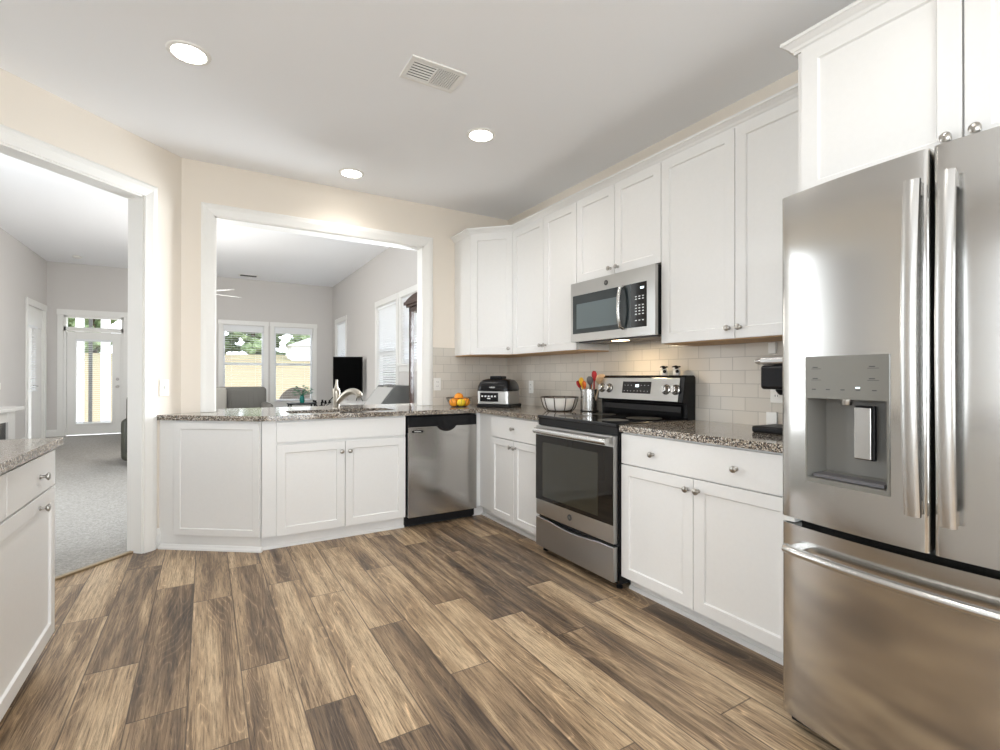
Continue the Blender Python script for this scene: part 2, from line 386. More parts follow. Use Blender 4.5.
# back wall with the pass-through: opening x .055..1.715, z .88..2.375
PX0, PX1, PZ = 0.055, 1.715, 2.375
Dend = (XL, XL+YB-CX)                          # where the angled wall meets the left wall
def two_sided(name, a, b, holes, label):      # cream kitchen face, greige great-room face
    bm = wall_holes(B(), a, b, 0.02, 0, ZG, holes); w1 = struct(name, bm, 'wall', label)
    return w1
bm = wall_holes(B(), (CX-0.03, YB), (XW+0.09, YB), 0.06, 0, ZG, [(PX0-CX+0.03, PX1-CX+0.03, 0.88, PZ)]); struct('wall_back', bm, 'wall', 'cream painted back wall around the pass-through')
bm = wall_holes(B(), (CX-0.05, YB+0.06), (XW+0.09, YB+0.06), 0.065, 0, ZG, [(PX0-CX+0.05, PX1-CX+0.05, 0.88, PZ)]); struct('wall_back_far_side', bm, 'wall_grey', 'great room side of the back wall')
# angled wall: from the corner going down-left, opening .28..2.35
OT0, OT1, OZ = 0.285, 2.35, 2.385
A0 = Vector((CX, YB)); dD = Vector((-s2, -s2)); nD = Vector((-s2, s2))   # nD points into the great room
LD = (Vector(Dend)-A0).length
def dpt(t, n=0.0): return A0+dD*t+nD*n
def wall_d(bm, n0, n1, t_ext=0.0):
    a = dpt(-t_ext, n0); L = LD+t_ext
    for (t0, t1, z0, z1) in ((-t_ext, OT0, 0, ZG), (OT0, OT1, OZ, ZG), (OT1, LD, 0, ZG)):
        prism(bm, [dpt(t0, n0), dpt(t1, n0), dpt(t1, n1), dpt(t0, n1)], z0, z1)
    return bm
struct('wall_angled', wall_d(B(), 0, 0.07), 'wall', 'cream angled wall with a wide cased opening')
struct('wall_angled_far_side', wall_d(B(), 0.07, 0.12, 0.06), 'wall_grey')
# right walls
bm = B(); box(bm, XW, XW+0.12, YR, YB, 0, ZG); struct('wall_right', bm, 'wall')
GR = 2.70
RWIN = [(11.28, 12.22, 0.75, 2.45), (7.85, 8.93, 0.75, 2.45), (6.68, 7.62, 1.38, 2.45), (4.55, 5.4, 0.9, 2.45)]  # the last window is unseen, added to carry a fill light
bm = wall_holes(B(), (GR+0.14, YB+WT), (GR+0.14, YF+0.1), 0.14, 0, ZG, [(a-YB-WT, b-YB-WT, c, d) for a, b, c, d in RWIN]); struct('wall_right_great_room', bm, 'wall_grey')
# left wall (both rooms)
LH = [(YF+0.1-2.0-5.5+0, 0, 0, 0)]
bm = wall_holes(B(), (XL-0.14, YF+0.1), (XL-0.14, YR), 0.14, 0, ZG, [(YF+0.1-12.48, YF+0.1-11.45, 0, 2.42), (YF+0.1-6.2, YF+0.1-5.5, 0.3, 3.1), (YF+0.1-0.4, YF+0.1+1.6, 0.8, 2.3)]); struct('wall_left', bm, 'wall_grey')
# far wall: door, transom, twin windows
FW = [(0.325, 1.165), (1.375, 2.24)]
DX0, DX1 = -2.39, -1.45
holes = [(DX0-XL, DX1-XL, 0, 2.38)] + [(a-XL, b-XL, 0.59, 2.35) for a, b in FW]
bm = wall_holes(B(), (XL, YF), (GR, YF), 0.14, 0, ZG, holes); struct('wall_far', bm, 'wall_grey')
# rear wall behind the camera with a wide glass opening
bm = wall_holes(B(), (XW, YR), (XL, YR), 0.14, 0, ZG, [(XW-1.8, XW+0.7, 0.35, 2.35)]); struct('wall_rear', bm, 'wall')
# ceilings
bm = prism(B(), [(XW, YR), (XW, YB), (CX, YB), Dend, (XL, YR)], ZC, ZC+0.05); struct('ceiling', bm, 'ceil', 'flat kitchen ceiling')
bm = box(B(), XL-0.14, GR+0.14, YR, YF+0.14, ZG, ZG+0.06); struct('ceiling_great_room', bm, 'ceil')
# sheet of ground under the carpet side
TN = 0.088
cpoly = [(XL, YF), (GR, YF), (GR, YB+0.06), (CX-0.02, YB+0.06), tuple(dpt(0.0, TN)), (XL, XL+YB-CX+TN/s2)]
bm = prism(B(), cpoly, -0.05, 0.008); struct('floor_carpet', bm, 'carpet', 'grey cut pile carpet of the great room')
# wood plank floor
def clip(poly, f):
    out = []
    for i, p in enumerate(poly):
        q = poly[(i+1) % len(poly)]; a, b = f(p), f(q)
        if a >= 0: out.append(p)
        if (a > 0 > b) or (a < 0 < b):
            t = a/(a-b); out.append((p[0]+(q[0]-p[0])*t, p[1]+(q[1]-p[1])*t))
    return out
PW, PL, PXO = 0.178, 1.22, 0.125
ROWS = {  # row: (joint y, {n: tone}); n counts planks from the joint, 0 = just beyond it, -1 = just nearer
 -4: (3.08, {0: .28, -1: .42}), -3: (3.734, {0: .45, -1: .66, -2: .22}), -2: (3.31, {0: .22, -1: .66, -2: .55}),
 -1: (3.027, {0: .6, -1: .28, -2: .4}), 0: (3.452, {0: .38, -1: .52, -2: .40}), 1: (3.069, {0: .50, -1: .36, -2: .72}),
 2: (2.784, {0: .20, -1: .16, -2: .72}), 3: (2.295, {0: .24, 1: .45, -1: .80, -2: .3}), 4: (1.783, {0: .24, 1: .45, 2: .4, -1: .70}),
 5: (2.369, {0: .74, 1: .3, -1: .24, -2: .5}), 6: (3.30, {0: .25, -1: .72, -2: .16, -3: .5}), 7: (3.02, {0: .5, -1: .74, -2: .42, -3: .3}),
 8: (2.31, {0: .70, 1: .45, -1: .32, -2: .2}), 9: (3.19, {0: .4, -1: .66, -2: .26, -3: .3}), 10: (1.79, {0: .30, 1: .5, 2: .3, -1: .74}), 11: (2.5, {0: .4, -1: .5})}
bm = B(); uvl = bm.loops.layers.uv.new('UVMap'); tl = bm.faces.layers.float.new('tone'); il = bm.faces.layers.float.new('pid')
rng = random.Random(3); pid = 0
for r in range(-17, 15):
    x0 = PXO+r*PW; x1 = x0+PW
    jy, tones = ROWS.get(r, (rng.uniform(0, PL), {}))
    for n in range(-8, 5):
        y0 = jy+n*PL; y1 = y0+PL
        tone = tones.get(n, rng.choice([.18, .25, .32, .42, .5, .6, .72])); pid += 1
        p = [(x0, y0), (x1, y0), (x1, y1), (x0, y1)]
        for f in (lambda q: YB-CX+TN/s2-(q[1]-q[0]), lambda q: YB+0.06-q[1], lambda q: q[1]-YR, lambda q: q[0]-XL, lambda q: XW-q[0]):
            p = clip(p, f)
            if len(p) < 3: break
        if len(p) < 3: continue
        try: fc = bm.faces.new([bm.verts.new((a, b, 0)) for a, b in p])
        except ValueError: continue
        fc[tl] = tone; fc[il] = pid
        for lp in fc.loops: lp[uvl].uv = ((lp.vert.co.x-x0)/PW, (lp.vert.co.y-y0)/PL)
bm.normal_update()
for f in bm.faces:
    if f.normal.z < 0: f.normal_flip()
me = bpy.data.meshes.new('floor'); bm.to_mesh(me); bm.free(); me.materials.append(M['plank'])
fl = bpy.data.objects.new('floor', me); C.objects.link(fl); fl['kind'] = 'structure'; fl['label'] = 'wood-look plank floor of the kitchen'
bm = box(B(), XL-0.2, GR+0.2, YR-0.2, YF+0.2, -0.12, -0.051); struct('foundation', bm, 'concrete')
# threshold strip
bm = B(); a, b_, n0, n1 = OT0, OT1, TN-0.022, TN+0.012
prism(bm, [dpt(a, n0), dpt(b_, n0), dpt(b_, n1), dpt(a, n1)], 0.0, 0.013); struct('trim_threshold', bm, 'threshold', 'bronze strip between planks and carpet', bevel=0.004)

# ------------------------------------------------------------------ casings and baseboards
CAS = [(0, 0), (0.088, 0), (0.088, 0.012), (0.074, 0.02), (0.05, 0.022), (0.03, 0.017), (0.012, 0.013), (0, 0.011)]  # (across from opening, out of wall)
def casing(name, org, dx, nz, x0, x1, z0, z1, label, parent=None, sill=False, depth=0, m='trim', wd=1.0, full=False):
    """mitred casing around an opening; org 2D origin, dx along-wall unit, nz outward unit"""
    bm = B(); pts = []
    path = [((x0, z0), (-1, 0)), ((x0, z1), (-1, 1)), ((x1, z1), (1, 1)), ((x1, z0), (1, 0))]
    if full: path = [((x0, z0), (-1, -1)), ((x0, z1), (-1, 1)), ((x1, z1), (1, 1)), ((x1, z0), (1, -1))]
    rings = []
    for (p, o) in path:
        ring = []
        for (u, v) in CAS:
            px = p[0]+o[0]*u*wd; pz = p[1]+o[1]*u*wd
            q = Vector(org)+Vector(dx)*px+Vector(nz)*v
            ring.append(bm.verts.new((q.x, q.y, pz)))
        rings.append(ring)
    n = len(CAS)
    pairs = list(zip(rings, rings[1:]))+([(rings[-1], rings[0])] if full else [])
    for A, Q in pairs:
        for k in range(n): bm.faces.new([A[k], A[(k+1) % n], Q[(k+1) % n], Q[k]])
    if not full: bm.faces.new(rings[0]); bm.faces.new(rings[-1])
    return struct(name, bm, m, label, parent=parent)
casing('trim_1', (0, YB), (1, 0), (0, -1), PX0, PX1, 0.916, PZ, 'white casing around the pass-through')
casing('trim_2', A0, dD, (s2, -s2), OT0, OT1, 0, OZ, 'white casing around the wide opening')
casing('trim_3', (0, YB+WT), (1, 0), (0, 1), PX0, PX1, 0.916, PZ, None)
casing('trim_4', A0+nD*0.12, dD, (-s2, s2), OT0, OT1, 0.008, OZ, None)
# jamb linings
bm = B(); e = 0.012
box(bm, PX0-0.001, PX0+e, YB-0.002, YB+WT+0.002, 0.916, PZ); box(bm, PX1-e, PX1+0.001, YB-0.002, YB+WT+0.002, 0.916, PZ); box(bm, PX0, PX1, YB-0.002, YB+WT+0.002, PZ-e, PZ+0.001)
struct('trim_5', bm, 'trim', 'white jamb lining of the pass-through')
bm = B()
for t0, t1 in ((OT0-0.001, OT0+e), (OT1-e, OT1+0.001)): prism(bm, [dpt(t0, -0.002), dpt(t1, -0.002), dpt(t1, 0.122), dpt(t0, 0.122)], 0, OZ)
prism(bm, [dpt(OT0, -0.002), dpt(OT1, -0.002), dpt(OT1, 0.122), dpt(OT0, 0.122)], OZ-e, OZ+0.001)
struct('trim_6', bm, 'trim', 'white jamb lining of the wide opening')
BASE = [(0, 0), (0.014, 0), (0.014, 0.10), (0.010, 0.115), (0.006, 0.13), (0, 0.135)]
def baseboard(name, a, b, n, z=0.0):
    a, b, n = Vector(a), Vector(b), Vector(n); bm = B(); r = []
    for P in (a, b): r.append([bm.verts.new(((P+n*u).x, (P+n*u).y, v+z)) for u, v in BASE])
    k = len(BASE)
    for i in range(k): bm.faces.new([r[0][i], r[0][(i+1) % k], r[1][(i+1) % k], r[1][i]])
    bm.faces.new(r[0]); bm.faces.new(r[1]); return struct(name, bm, 'trim')
baseboard('baseboard_angled', dpt(0), dpt(OT0-0.09), (s2, -s2))
baseboard('baseboard_angled_end', dpt(OT1+0.09), dpt(LD), (s2, -s2))
baseboard('baseboard_far', (XL, YF), (DX0-0.09, YF), (0, -1), 0.008); baseboard('baseboard_far_right', (DX1+0.09, YF), (GR, YF), (0, -1), 0.008)
baseboard('baseboard_left', (XL, 11.35), (XL, 1.8), (1, 0), 0.008); baseboard('baseboard_right', (GR, YB+WT), (GR, YF), (-1, 0), 0.008)
baseboard('baseboard_kitchen_left', (XL, 1.7), (XL, YR), (1, 0)); baseboard('baseboard_rear', (XL, YR), (XW, YR), (0, 1)); baseboard('baseboard_kitchen_right', (XW, 0.0), (XW, YR), (-1, 0))

# ------------------------------------------------------------------ windows
def window(name, org, dx, nz, x0, x1, z0, z1, label=None, rail=True, cas=True, depth=0.14):
    """org+dx*x is the interior wall face; nz points into the room"""
    ang = math.atan2(dx[1], dx[0]); o = sempty(name, label, (org[0], org[1], 0), ang)
    # local: x along wall, y = into the wall or the room; sign s: room side
    s = -1 if (Vector((-dx[1], dx[0])).dot(Vector(nz)) < 0) else 1      # room is at local y*s>0
    def Y(a, b): lo, hi = sorted((-s*a, -s*b)); return lo, hi            # a,b depth into the wall
    f = 0.045
    bm = B()
    for (a, b, c, d) in ((x0, x0+f, z0, z1), (x1-f, x1, z0, z1), (x0+f, x1-f, z1-f, z1), (x0+f, x1-f, z0, z0+f)): box(bm, a, b, *Y(0.05, 0.13), c, d)
    if rail:
        zm = (z0+z1)/2; box(bm, x0+f, x1-f, *Y(0.07, 0.12), zm-0.025, zm+0.025)
    obj('window_frame', bm, 'vinyl', o, bevel=0.003)
    bm = box(B(), x0+f, x1-f, *Y(0.088, 0.092), z0+f, z1-f); obj('pane', bm, 'glass', o)
    bm = B()
    for (a, b, c, d) in ((x0-0.001, x0+0.01, z0, z1), (x1-0.01, x1+0.001, z0, z1), (x0, x1, z1-0.01, z1+0.001)): box(bm, a, b, *Y(0.0, 0.06), c, d)
    obj('jamb', bm, 'trim', o)
    if cas:
        bm = B(); cw = 0.085
        box(bm, x0-cw, x0, *Y(-0.018, 0), z0, z1); box(bm, x1, x1+cw, *Y(-0.018, 0), z0, z1); box(bm, x0-cw-0.01, x1+cw+0.01, *Y(-0.022, 0), z1, z1+0.10)
        obj('casing', bm, 'trim', o, bevel=0.004)
        bm = B(); box(bm, x0-cw-0.02, x1+cw+0.02, *Y(-0.05, 0.05), z0-0.03, z0); box(bm, x0-cw, x1+cw, *Y(-0.016, 0), z0-0.12, z0-0.03)
        obj('window_sill', bm, 'trim', o, bevel=0.004)
    return o, s
def blind(label, org, dx, s, x0, x1, z0, z1, tilt=8, pitch=0.045, group='window blinds', yoff=0.03, drop=None, head=0.05):
    ang = math.atan2(dx[1], dx[0]); o = thing('window_blind', label, 'blind', (org[0], org[1], 0), ang, group)
    yc = -s*yoff; zb = z0 if drop is None else drop
    obj('headrail', box(B(), x0, x1, yc-0.025, yc+0.025, z1-head, z1-0.005), 'slat', o, bevel=0.003)
    bm = B(); z = z1-head-0.025; t = math.radians(tilt)*s
    while z > zb+0.04:
        c, sn = math.cos(t)*0.024, math.sin(t)*0.024
        v = [bm.verts.new(p) for p in ((x0, yc-c, z-sn), (x1, yc-c, z-sn), (x1, yc+c, z+sn), (x0, yc+c, z+sn), (x0, yc-c, z-sn+0.0025), (x1, yc-c, z-sn+0.0025), (x1, yc+c, z+sn+0.0025), (x0, yc+c, z+sn+0.0025))]
        for f in ((0,3,2,1),(4,5,6,7),(0,1,5,4),(1,2,6,5),(2,3,7,6),(3,0,4,7)): bm.faces.new([v[i] for i in f])
        z -= pitch
    obj('slats', bm, 'slat', o)
    obj('bottom_rail', box(B(), x0, x1, yc-0.025, yc+0.025, zb+0.012, zb+0.03), 'slat', o, bevel=0.003)
    for q in (0.2, 0.8):
        xx = x0+(x1-x0)*q; obj('cord', tube(B(), [(xx, yc, zb+0.03), (xx, yc, z1-0.05)], 0.0012, 6), 'slat', o)
    return o
k = 1
for i, (a, b) in enumerate(FW):
    o, s = window('window_%d' % k, (0, YF), (1, 0), (0, -1), a, b, 0.59, 2.35, ['left window of the far pair', 'right window of the far pair'][i]); k += 1
    blind(['open white slat blind on the left window of the far pair', 'open white slat blind on the right window of the far pair'][i], (0, YF), (1, 0), s, a+0.015, b-0.015, 0.59, 2.34, tilt=3, pitch=0.052, head=0.15)
for i, (a, b, c, d) in enumerate(RWIN):
    o, s = window('window_%d' % k, (GR, 0), (0, 1), (-1, 0), a, b, c, d); k += 1
    lab = ['half closed white blind on the side window behind the television', 'half closed white blind on the tall side window over the slant desk', 'half closed white blind on the short window behind the dark cabinet', None][i]
    if lab: blind(lab, (GR, 0), (0, 1), s, a+0.015, b-0.015, c, d-0.01, tilt=38, pitch=0.042)
window('window_%d' % k, (XL, 0), (0, 1), (1, 0), 5.5, 6.2, 0.3, 3.1, cas=True); k += 1  # unseen window, added and narrowed for the side fill and its reflection
window('window_%d' % k, (XL, 0), (0, 1), (1, 0), -1.6, 0.4, 0.8, 2.3); k += 1  # unseen window added for the breakfast side fill light
window('window_%d' % k, (0, YR), (1, 0), (0, 1), -0.7, 1.8, 0.35, 2.35); k += 1

# far glazed door with transom
d1 = sempty('door_1', 'white glazed patio door with a blind and a transom over it', (0, YF, 0))
bm = B(); box(bm, DX0, DX0+0.04, -0.0, 0.14, 0, 2.38); box(bm, DX1-0.04, DX1, 0, 0.14, 0, 2.38); box(bm, DX0, DX1, 0, 0.14, 2.34, 2.38); box(bm, DX0, DX1, 0.0, 0.14, 2.07, 2.15)
box(bm, DX0-0.09, DX0, -0.02, 0, 0.008, 2.38); box(bm, DX1, DX1+0.09, -0.02, 0, 0.008, 2.38); box(bm, DX0-0.1, DX1+0.1, -0.024, 0, 2.38, 2.49)
obj('door_frame', bm, 'trim', d1, bevel=0.003)
g0, g1 = DX0+0.19, DX1-0.19
bm = B(); box(bm, DX0+0.045, g0, 0.04, 0.085, 0.02, 2.06); box(bm, g1, DX1-0.045, 0.04, 0.085, 0.02, 2.06); box(bm, g0, g1, 0.04, 0.085, 0.02, 0.24); box(bm, g0, g1, 0.04, 0.085, 1.88, 2.06)
obj('door_slab', bm, 'trim', d1, bevel=0.003)
obj('pane', box(B(), g0, g1, 0.06, 0.065, 0.24, 1.88), 'glass', d1); obj('transom_pane', box(B(), DX0+0.04, DX1-0.04, 0.07, 0.075, 2.15, 2.34), 'glass', d1)
bm = B(); box(bm, g0-0.03, g1+0.03, 0.015, 0.04, 0.21, 0.24); box(bm, g0-0.03, g1+0.03, 0.025, 0.04, 1.88, 1.91); box(bm, g0-0.03, g0, 0.025, 0.04, 0.24, 1.88); box(bm, g1, g1+0.03, 0.025, 0.04, 0.24, 1.88)
obj('glazing_bead', bm, 'trim', d1)
bm = B(); lathe(bm, [(0.03, 0), (0.03, -0.01), (0.012, -0.02), (0.012, -0.05), (0.028, -0.06), (0.022, -0.085), (0, -0.09)], 16, (DX1-0.1, 0.04, 0.97), 'y'); lathe(bm, [(0.028, 0), (0.028, -0.02), (0, -0.022)], 16, (DX1-0.1, 0.04, 1.12), 'y')
obj('door_knob', bm, 'knob', d1, smooth=True)
blind('open white slat blind hung on the glazed patio door', (0, YF), (1, 0), -1, g0, g1, 0.24, 1.92, tilt=4, pitch=0.04, group=None, yoff=-0.002)

# left wall doorway: tall cased opening, narrow glazed strip and a door leaf with lever
d2 = sempty('door_2', 'white door in the left great room wall beside a narrow blind-covered light', (XL, 0, 0))
Y0, Y1 = 11.45, 12.48
bm = B(); box(bm, 0, 0.02, Y0-0.09, Y0, 0.008, 2.42); box(bm, 0, 0.02, Y1, Y1+0.09, 0.008, 2.42); box(bm, 0, 0.024, Y0-0.1, Y1+0.1, 2.42, 2.53); box(bm, -0.1, 0.0, Y0, Y0+0.03, 0.008, 2.42); box(bm, -0.1, 0.0, Y1-0.03, Y1, 0.008, 2.42)
box(bm, -0.1, -0.02, Y0+0.03, Y1-0.03, 2.07, 2.42); box(bm, -0.1, -0.02, Y0+0.36, Y0+0.40, 0.008, 2.07)
obj('door_frame', bm, 'trim', d2, bevel=0.003)
obj('door_slab', box(B(), -0.07, -0.03, Y0+0.41, Y1-0.035, 0.015, 2.065), 'trim', d2, bevel=0.003)
obj('pane', box(B(), -0.07, -0.065, Y0+0.03, Y0+0.36, 0.02, 2.07), 'glass', d2)
bm = B(); tube(bm, [(-0.03, Y0+0.5, 1.0), (0.03, Y0+0.5, 1.0), (0.035, Y0+0.38, 1.0)], 0.011, 8); lathe(bm, [(0.03, 0), (0.03, 0.01), (0, 0.012)], 14, (-0.03, Y0+0.5, 1.0), 'x')
obj('door_lever', bm, 'knob', d2, smooth=True)
blind('half closed white blind on the narrow light beside the left door', (XL, 0), (0, 1), 1, Y0+0.04, Y0+0.35, 0.9, 2.07, tilt=30, pitch=0.04, group=None, yoff=0.035)

# ------------------------------------------------------------------ cabinet builders (local: x along width, front faces -y, wall at +y)
def shaker(name, parent, x0, x1, z0, z1, fr=0.056, y=0.0, th=0.020, m='cab', rec=0.009):
    bm = B()
    yo, yi = y-th, y-th+rec
    O = [(x0, z0), (x1, z0), (x1, z1), (x0, z1)]; I = [(x0+fr, z0+fr), (x1-fr, z0+fr), (x1-fr, z1-fr), (x0+fr, z1-fr)]
    g = 0.004; J = [(x0+fr+g, z0+fr+g), (x1-fr-g, z0+fr+g), (x1-fr-g, z1-fr-g), (x0+fr+g, z1-fr-g)]
    Vb = [bm.verts.new((p[0], y, p[1])) for p in O]; Vf = [bm.verts.new((p[0], yo, p[1])) for p in O]
    Vi = [bm.verts.new((p[0], yo, p[1])) for p in I]; Vj = [bm.verts.new((p[0], yi, p[1])) for p in J]
    bm.faces.new(Vb); bm.faces.new(Vj)
    for i in range(4):
        j = (i+1) % 4
        bm.faces.new([Vb[i], Vb[j], Vf[j], Vf[i]]); bm.faces.new([Vf[i], Vf[j], Vi[j], Vi[i]]); bm.faces.new([Vi[i], Vi[j], Vj[j], Vj[i]])
    return obj(name, bm, m, parent, bevel=0.0012)
def slab(name, parent, x0, x1, z0, z1, y=0.0, th=0.020): return obj(name, box(B(), x0, x1, y-th, y, z0, z1), 'cab', parent, bevel=0.002)
def knob(parent, x, z, y=-0.020):
    bm = lathe(B(), [(0.009, 0), (0.009, -0.003), (0.0055, -0.006), (0.005, -0.015), (0.012, -0.021), (0.0155, -0.025), (0.0150, -0.028), (0.009, -0.031), (0, -0.032)], 20, (x, y, z), 'y')
    return obj('knob', bm, 'knob', parent, smooth=True)
def toe(parent, x0, x1, rec=0.055, m='cab', shoe=True):
    bm = box(B(), x0, x1, rec, rec+0.018, 0.0, 0.10); 
    if shoe: extr(bm, [(rec, 0), (rec-0.014, 0), (rec-0.013, 0.010), (rec-0.006, 0.018), (rec, 0.020)], 'x', x0, x1)
    return obj('toe_kick', bm, m, parent)
RZ = -PI/2
# --- right base cabinet: x local 0..0.94 -> world y 2.0..1.06
FX = 1.99     # plane of the box front; door faces 20 mm proud
c = thing('base_cabinet', 'white shaker base cabinet with one wide drawer between range and refrigerator', 'cabinet', (FX, 2.000, 0), RZ)
Wd = 0.94; bm = box(B(), 0, Wd, 0, XW-FX-0.003, 0.09, 0.878); box(bm, 0.0, 0.02, 0.075, XW-FX-0.003, 0, 0.09); box(bm, Wd-0.02, Wd, 0.075, XW-FX-0.003, 0, 0.09); obj('cabinet_body', bm, 'cab', c)
dr = slab('drawer', c, 0.003, Wd-0.003, 0.705, 0.868); knob(dr, 0.228, 0.783); knob(dr, 0.69, 0.783)
d = shaker('door', c, 0.003, 0.468, 0.082, 0.699); knob(d, 0.441, 0.648)
d = shaker('door', c, 0.472, Wd-0.003, 0.082, 0.699); knob(d, 0.482+0.018, 0.648)
toe(c, 0, Wd)
# --- left base cabinet on the right wall: world y 2.765 .. 3.64
c = thing('base_cabinet', 'narrow white base cabinet left of the range with a small drawer over two doors', 'cabinet', (FX, 3.66, 0), RZ)
Wd = 0.89; o_ = 3.66
bm = box(B(), 0.0, Wd, 0, XW-FX-0.003, 0.09, 0.878); box(bm, -0.58, 0.0, 0.035, XW-FX-0.003, 0.09, 0.878); obj('cabinet_body', bm, 'cab', c)
dr = slab('drawer', c, 0.218, Wd-0.006, 0.705, 0.868); knob(dr, 0.551, 0.790)
d = shaker('door', c, 0.218, 0.551, 0.082, 0.699, fr=0.05); knob(d, 0.551-0.028, 0.650)
d = shaker('door', c, 0.555, Wd-0.006, 0.082, 0.699, fr=0.05); knob(d, 0.555+0.028, 0.650)
toe(c, -0.055, Wd)
# --- sink base on the back wall: local x = world x, front plane at y=3.68
FY = 3.68
c = thing('sink_cabinet', 'white sink cabinet with a false drawer front over two shaker doors', 'cabinet', (0, FY, 0), 0)
bm = B(); box(bm, 0.325, 1.335, 0, 0.02, 0.09, 0.878); box(bm, 0.325, 0.345, 0.02, YB-FY-0.005, 0.09, 0.878); box(bm, 1.315, 1.335, 0.02, YB-FY-0.005, 0.09, 0.878); box(bm, 0.345, 1.315, 0.02, YB-FY-0.005, 0.09, 0.11)
obj('cabinet_body', bm, 'cab', c)
slab('false_drawer', c, 0.415, 1.331, 0.728, 0.868)
d = shaker('door', c, 0.415, 0.871, 0.092, 0.712); knob(d, 0.845, 0.640)
d = shaker('door', c, 0.875, 1.331, 0.092, 0.712); knob(d, 0.905, 0.640)
toe(c, 0.325, 1.335, rec=0.032)
# filler between dishwasher and corner
f_ = obj('filler_panel', box(B(), 1.952, FX, FY-0.018, FY+0.012, 0.09, 0.878), 'cab', bevel=0.001)
obj('toe_kick', box(B(), 1.952, 2.045, FY+0.035, FY+0.05, 0.0, 0.10), 'cab', f_); tag(f_, 'narrow white filler strip between dishwasher and corner cabinet', 'panel')
# --- angled end cabinet
P1 = Vector((-0.281, 4.119)); P0 = Vector((0.325, 3.68)); dv = (P0-P1).normalized(); LE = (P0-P1).length
c = thing('end_cabinet', 'white angled end cabinet with one large shaker panel beside the cased opening', 'cabinet', (P1.x, P1.y, 0), math.atan2(dv.y, dv.x))
bm = B(); inv = Matrix.Rotation(-math.atan2(dv.y, dv.x), 2)
def loc2(p): q = inv @ (Vector(p)-P1); return (q.x, q.y)
prism(bm, [loc2(p) for p in ((P1.x+0.015, P1.y+0.004), (P0.x-0.004, P0.y), (0.321, YB-0.004), (CX+0.004, YB-0.004), (P1.x+0.008, P1.y+0.012))], 0.0, 0.878)
obj('cabinet_body', bm, 'cab', c)
shaker('panel', c, 0.125, LE-0.012, 0.098, 0.866, fr=0.045, th=0.012, rec=0.007)
bm = extr(B(), [(0, 0), (-0.022, 0), (-0.02, 0.012), (-0.012, 0.02), (-0.006, 0.03), (0, 0.034)], 'x', 0.02, LE+0.008); obj('base_moulding', bm, 'cab', c)

# --- island
IX = -0.57
c = thing('island_cabinet', 'white kitchen island at the left edge with drawers and doors', 'cabinet', (IX, 2.785, 0), PI/2)
# local x = world y-2.785, local y = -(world x - IX): +y into the island
bm = box(B(), -2.6, 0.0, 0, 1.0, 0.09, 0.878); box(bm, -2.6, -0.02, 0.075, 0.98, 0.0, 0.09); obj('cabinet_body', bm, 'cab', c, bevel=0.001)
x1 = -0.004
for i in range(4):
    x0 = x1-0.595
    dr = slab('drawer', c, x0, x1, 0.722, 0.868); knob(dr, (x0+x1)/2+0.07, 0.790)
    x1 = x0-0.006
x1 = -0.004
for i in range(3):
    x0 = x1-0.79
    d = shaker('door', c, x0, x1, 0.095, 0.714); knob(d, x1-0.227, 0.668)
    x1 = x0-0.006
ic = obj('island_countertop', prism(B(), [(-0.535, 2.84), (-1.62, 2.84), (-1.62, 0.13), (-0.535, 0.13)], 0.879, 0.914), 'granite', bevel=0.004)
tag(ic, 'pale speckled granite island top catching window light', 'countertop')

# --- uppers
UX = 2.315; UZ0, UZ1 = 1.372, 2.465
def upper(label, y0, y1, z0, doors, kn, fx=UX, depth=None, z1=UZ1, botwood=True):
    """y0>y1 world; doors: list of local (x0,x1); kn: knob (door index, x, z)"""
    c = thing('wall_cabinet', label, 'cabinet', (fx, y0, 0), RZ); W = y0-y1; D = (XW-fx)-0.001
    obj('cabinet_body', box(B(), 0.0005, W-0.0005, 0, D, z0+0.006, z1), 'cab', c)
    if botwood: obj('underside', box(B(), 0.004, W-0.004, 0.004, D-0.004, z0-0.001, z0+0.006), 'wood_under', c)
    for i, (a, b) in enumerate(doors):
        d = shaker('door', c, a, b, z0+0.004, 2.443, fr=0.056)
        for (j, x, z) in kn:
            if j == i: knob(d, x, z)
    return c
upper('tall white wall cabinet over the coffee maker, two doors', 2.005, 1.065, UZ0, [(0.003, 0.469), (0.473, 0.937)], [(0, 0.44, 1.43), (1, 0.502, 1.43)])
upper('short white wall cabinet above the microwave', 2.775, 2.005, 1.85, [(0.003, 0.383), (0.387, 0.767)], [(0, 0.35, 1.895), (1, 0.42, 1.895)], botwood=False)
upper('white two-door wall cabinet left of the microwave', 3.64, 2.775, UZ0, [(0.003, 0.4605), (0.4645, 0.862)], [(0, 0.432, 1.43), (1, 0.493, 1.43)])
# diagonal corner cabinet
q0, q1 = Vector((2.03, 3.925)), Vector((UX, 3.64)); dd = (q1-q0).normalized(); Lq = (q1-q0).length
c = thing('corner_wall_cabinet', 'white diagonal corner wall cabinet with a single door', 'cabinet', (q0.x, q0.y, 0), math.atan2(dd.y, dd.x))
inv = Matrix.Rotation(-math.atan2(dd.y, dd.x), 2)
def loc3(p): q = inv @ (Vector(p)-q0); return (q.x, q.y)
cp = [loc3(p) for p in ((2.03, 3.925), (UX-0.001, 3.6405), (XW-0.001, 3.6405), (XW-0.001, YB-0.001), (2.03, YB-0.001))]
obj('cabinet_body', prism(B(), cp, UZ0+0.006, UZ1), 'cab', c); obj('underside', prism(B(), [(p[0]*0.98+0.004, p[1]*0.98+0.004) for p in cp], UZ0-0.001, UZ0+0.006), 'wood_under', c)
d = shaker('door', c, 0.012, Lq-0.012, UZ0+0.004, 2.443); knob(d, Lq-0.045, 1.425)
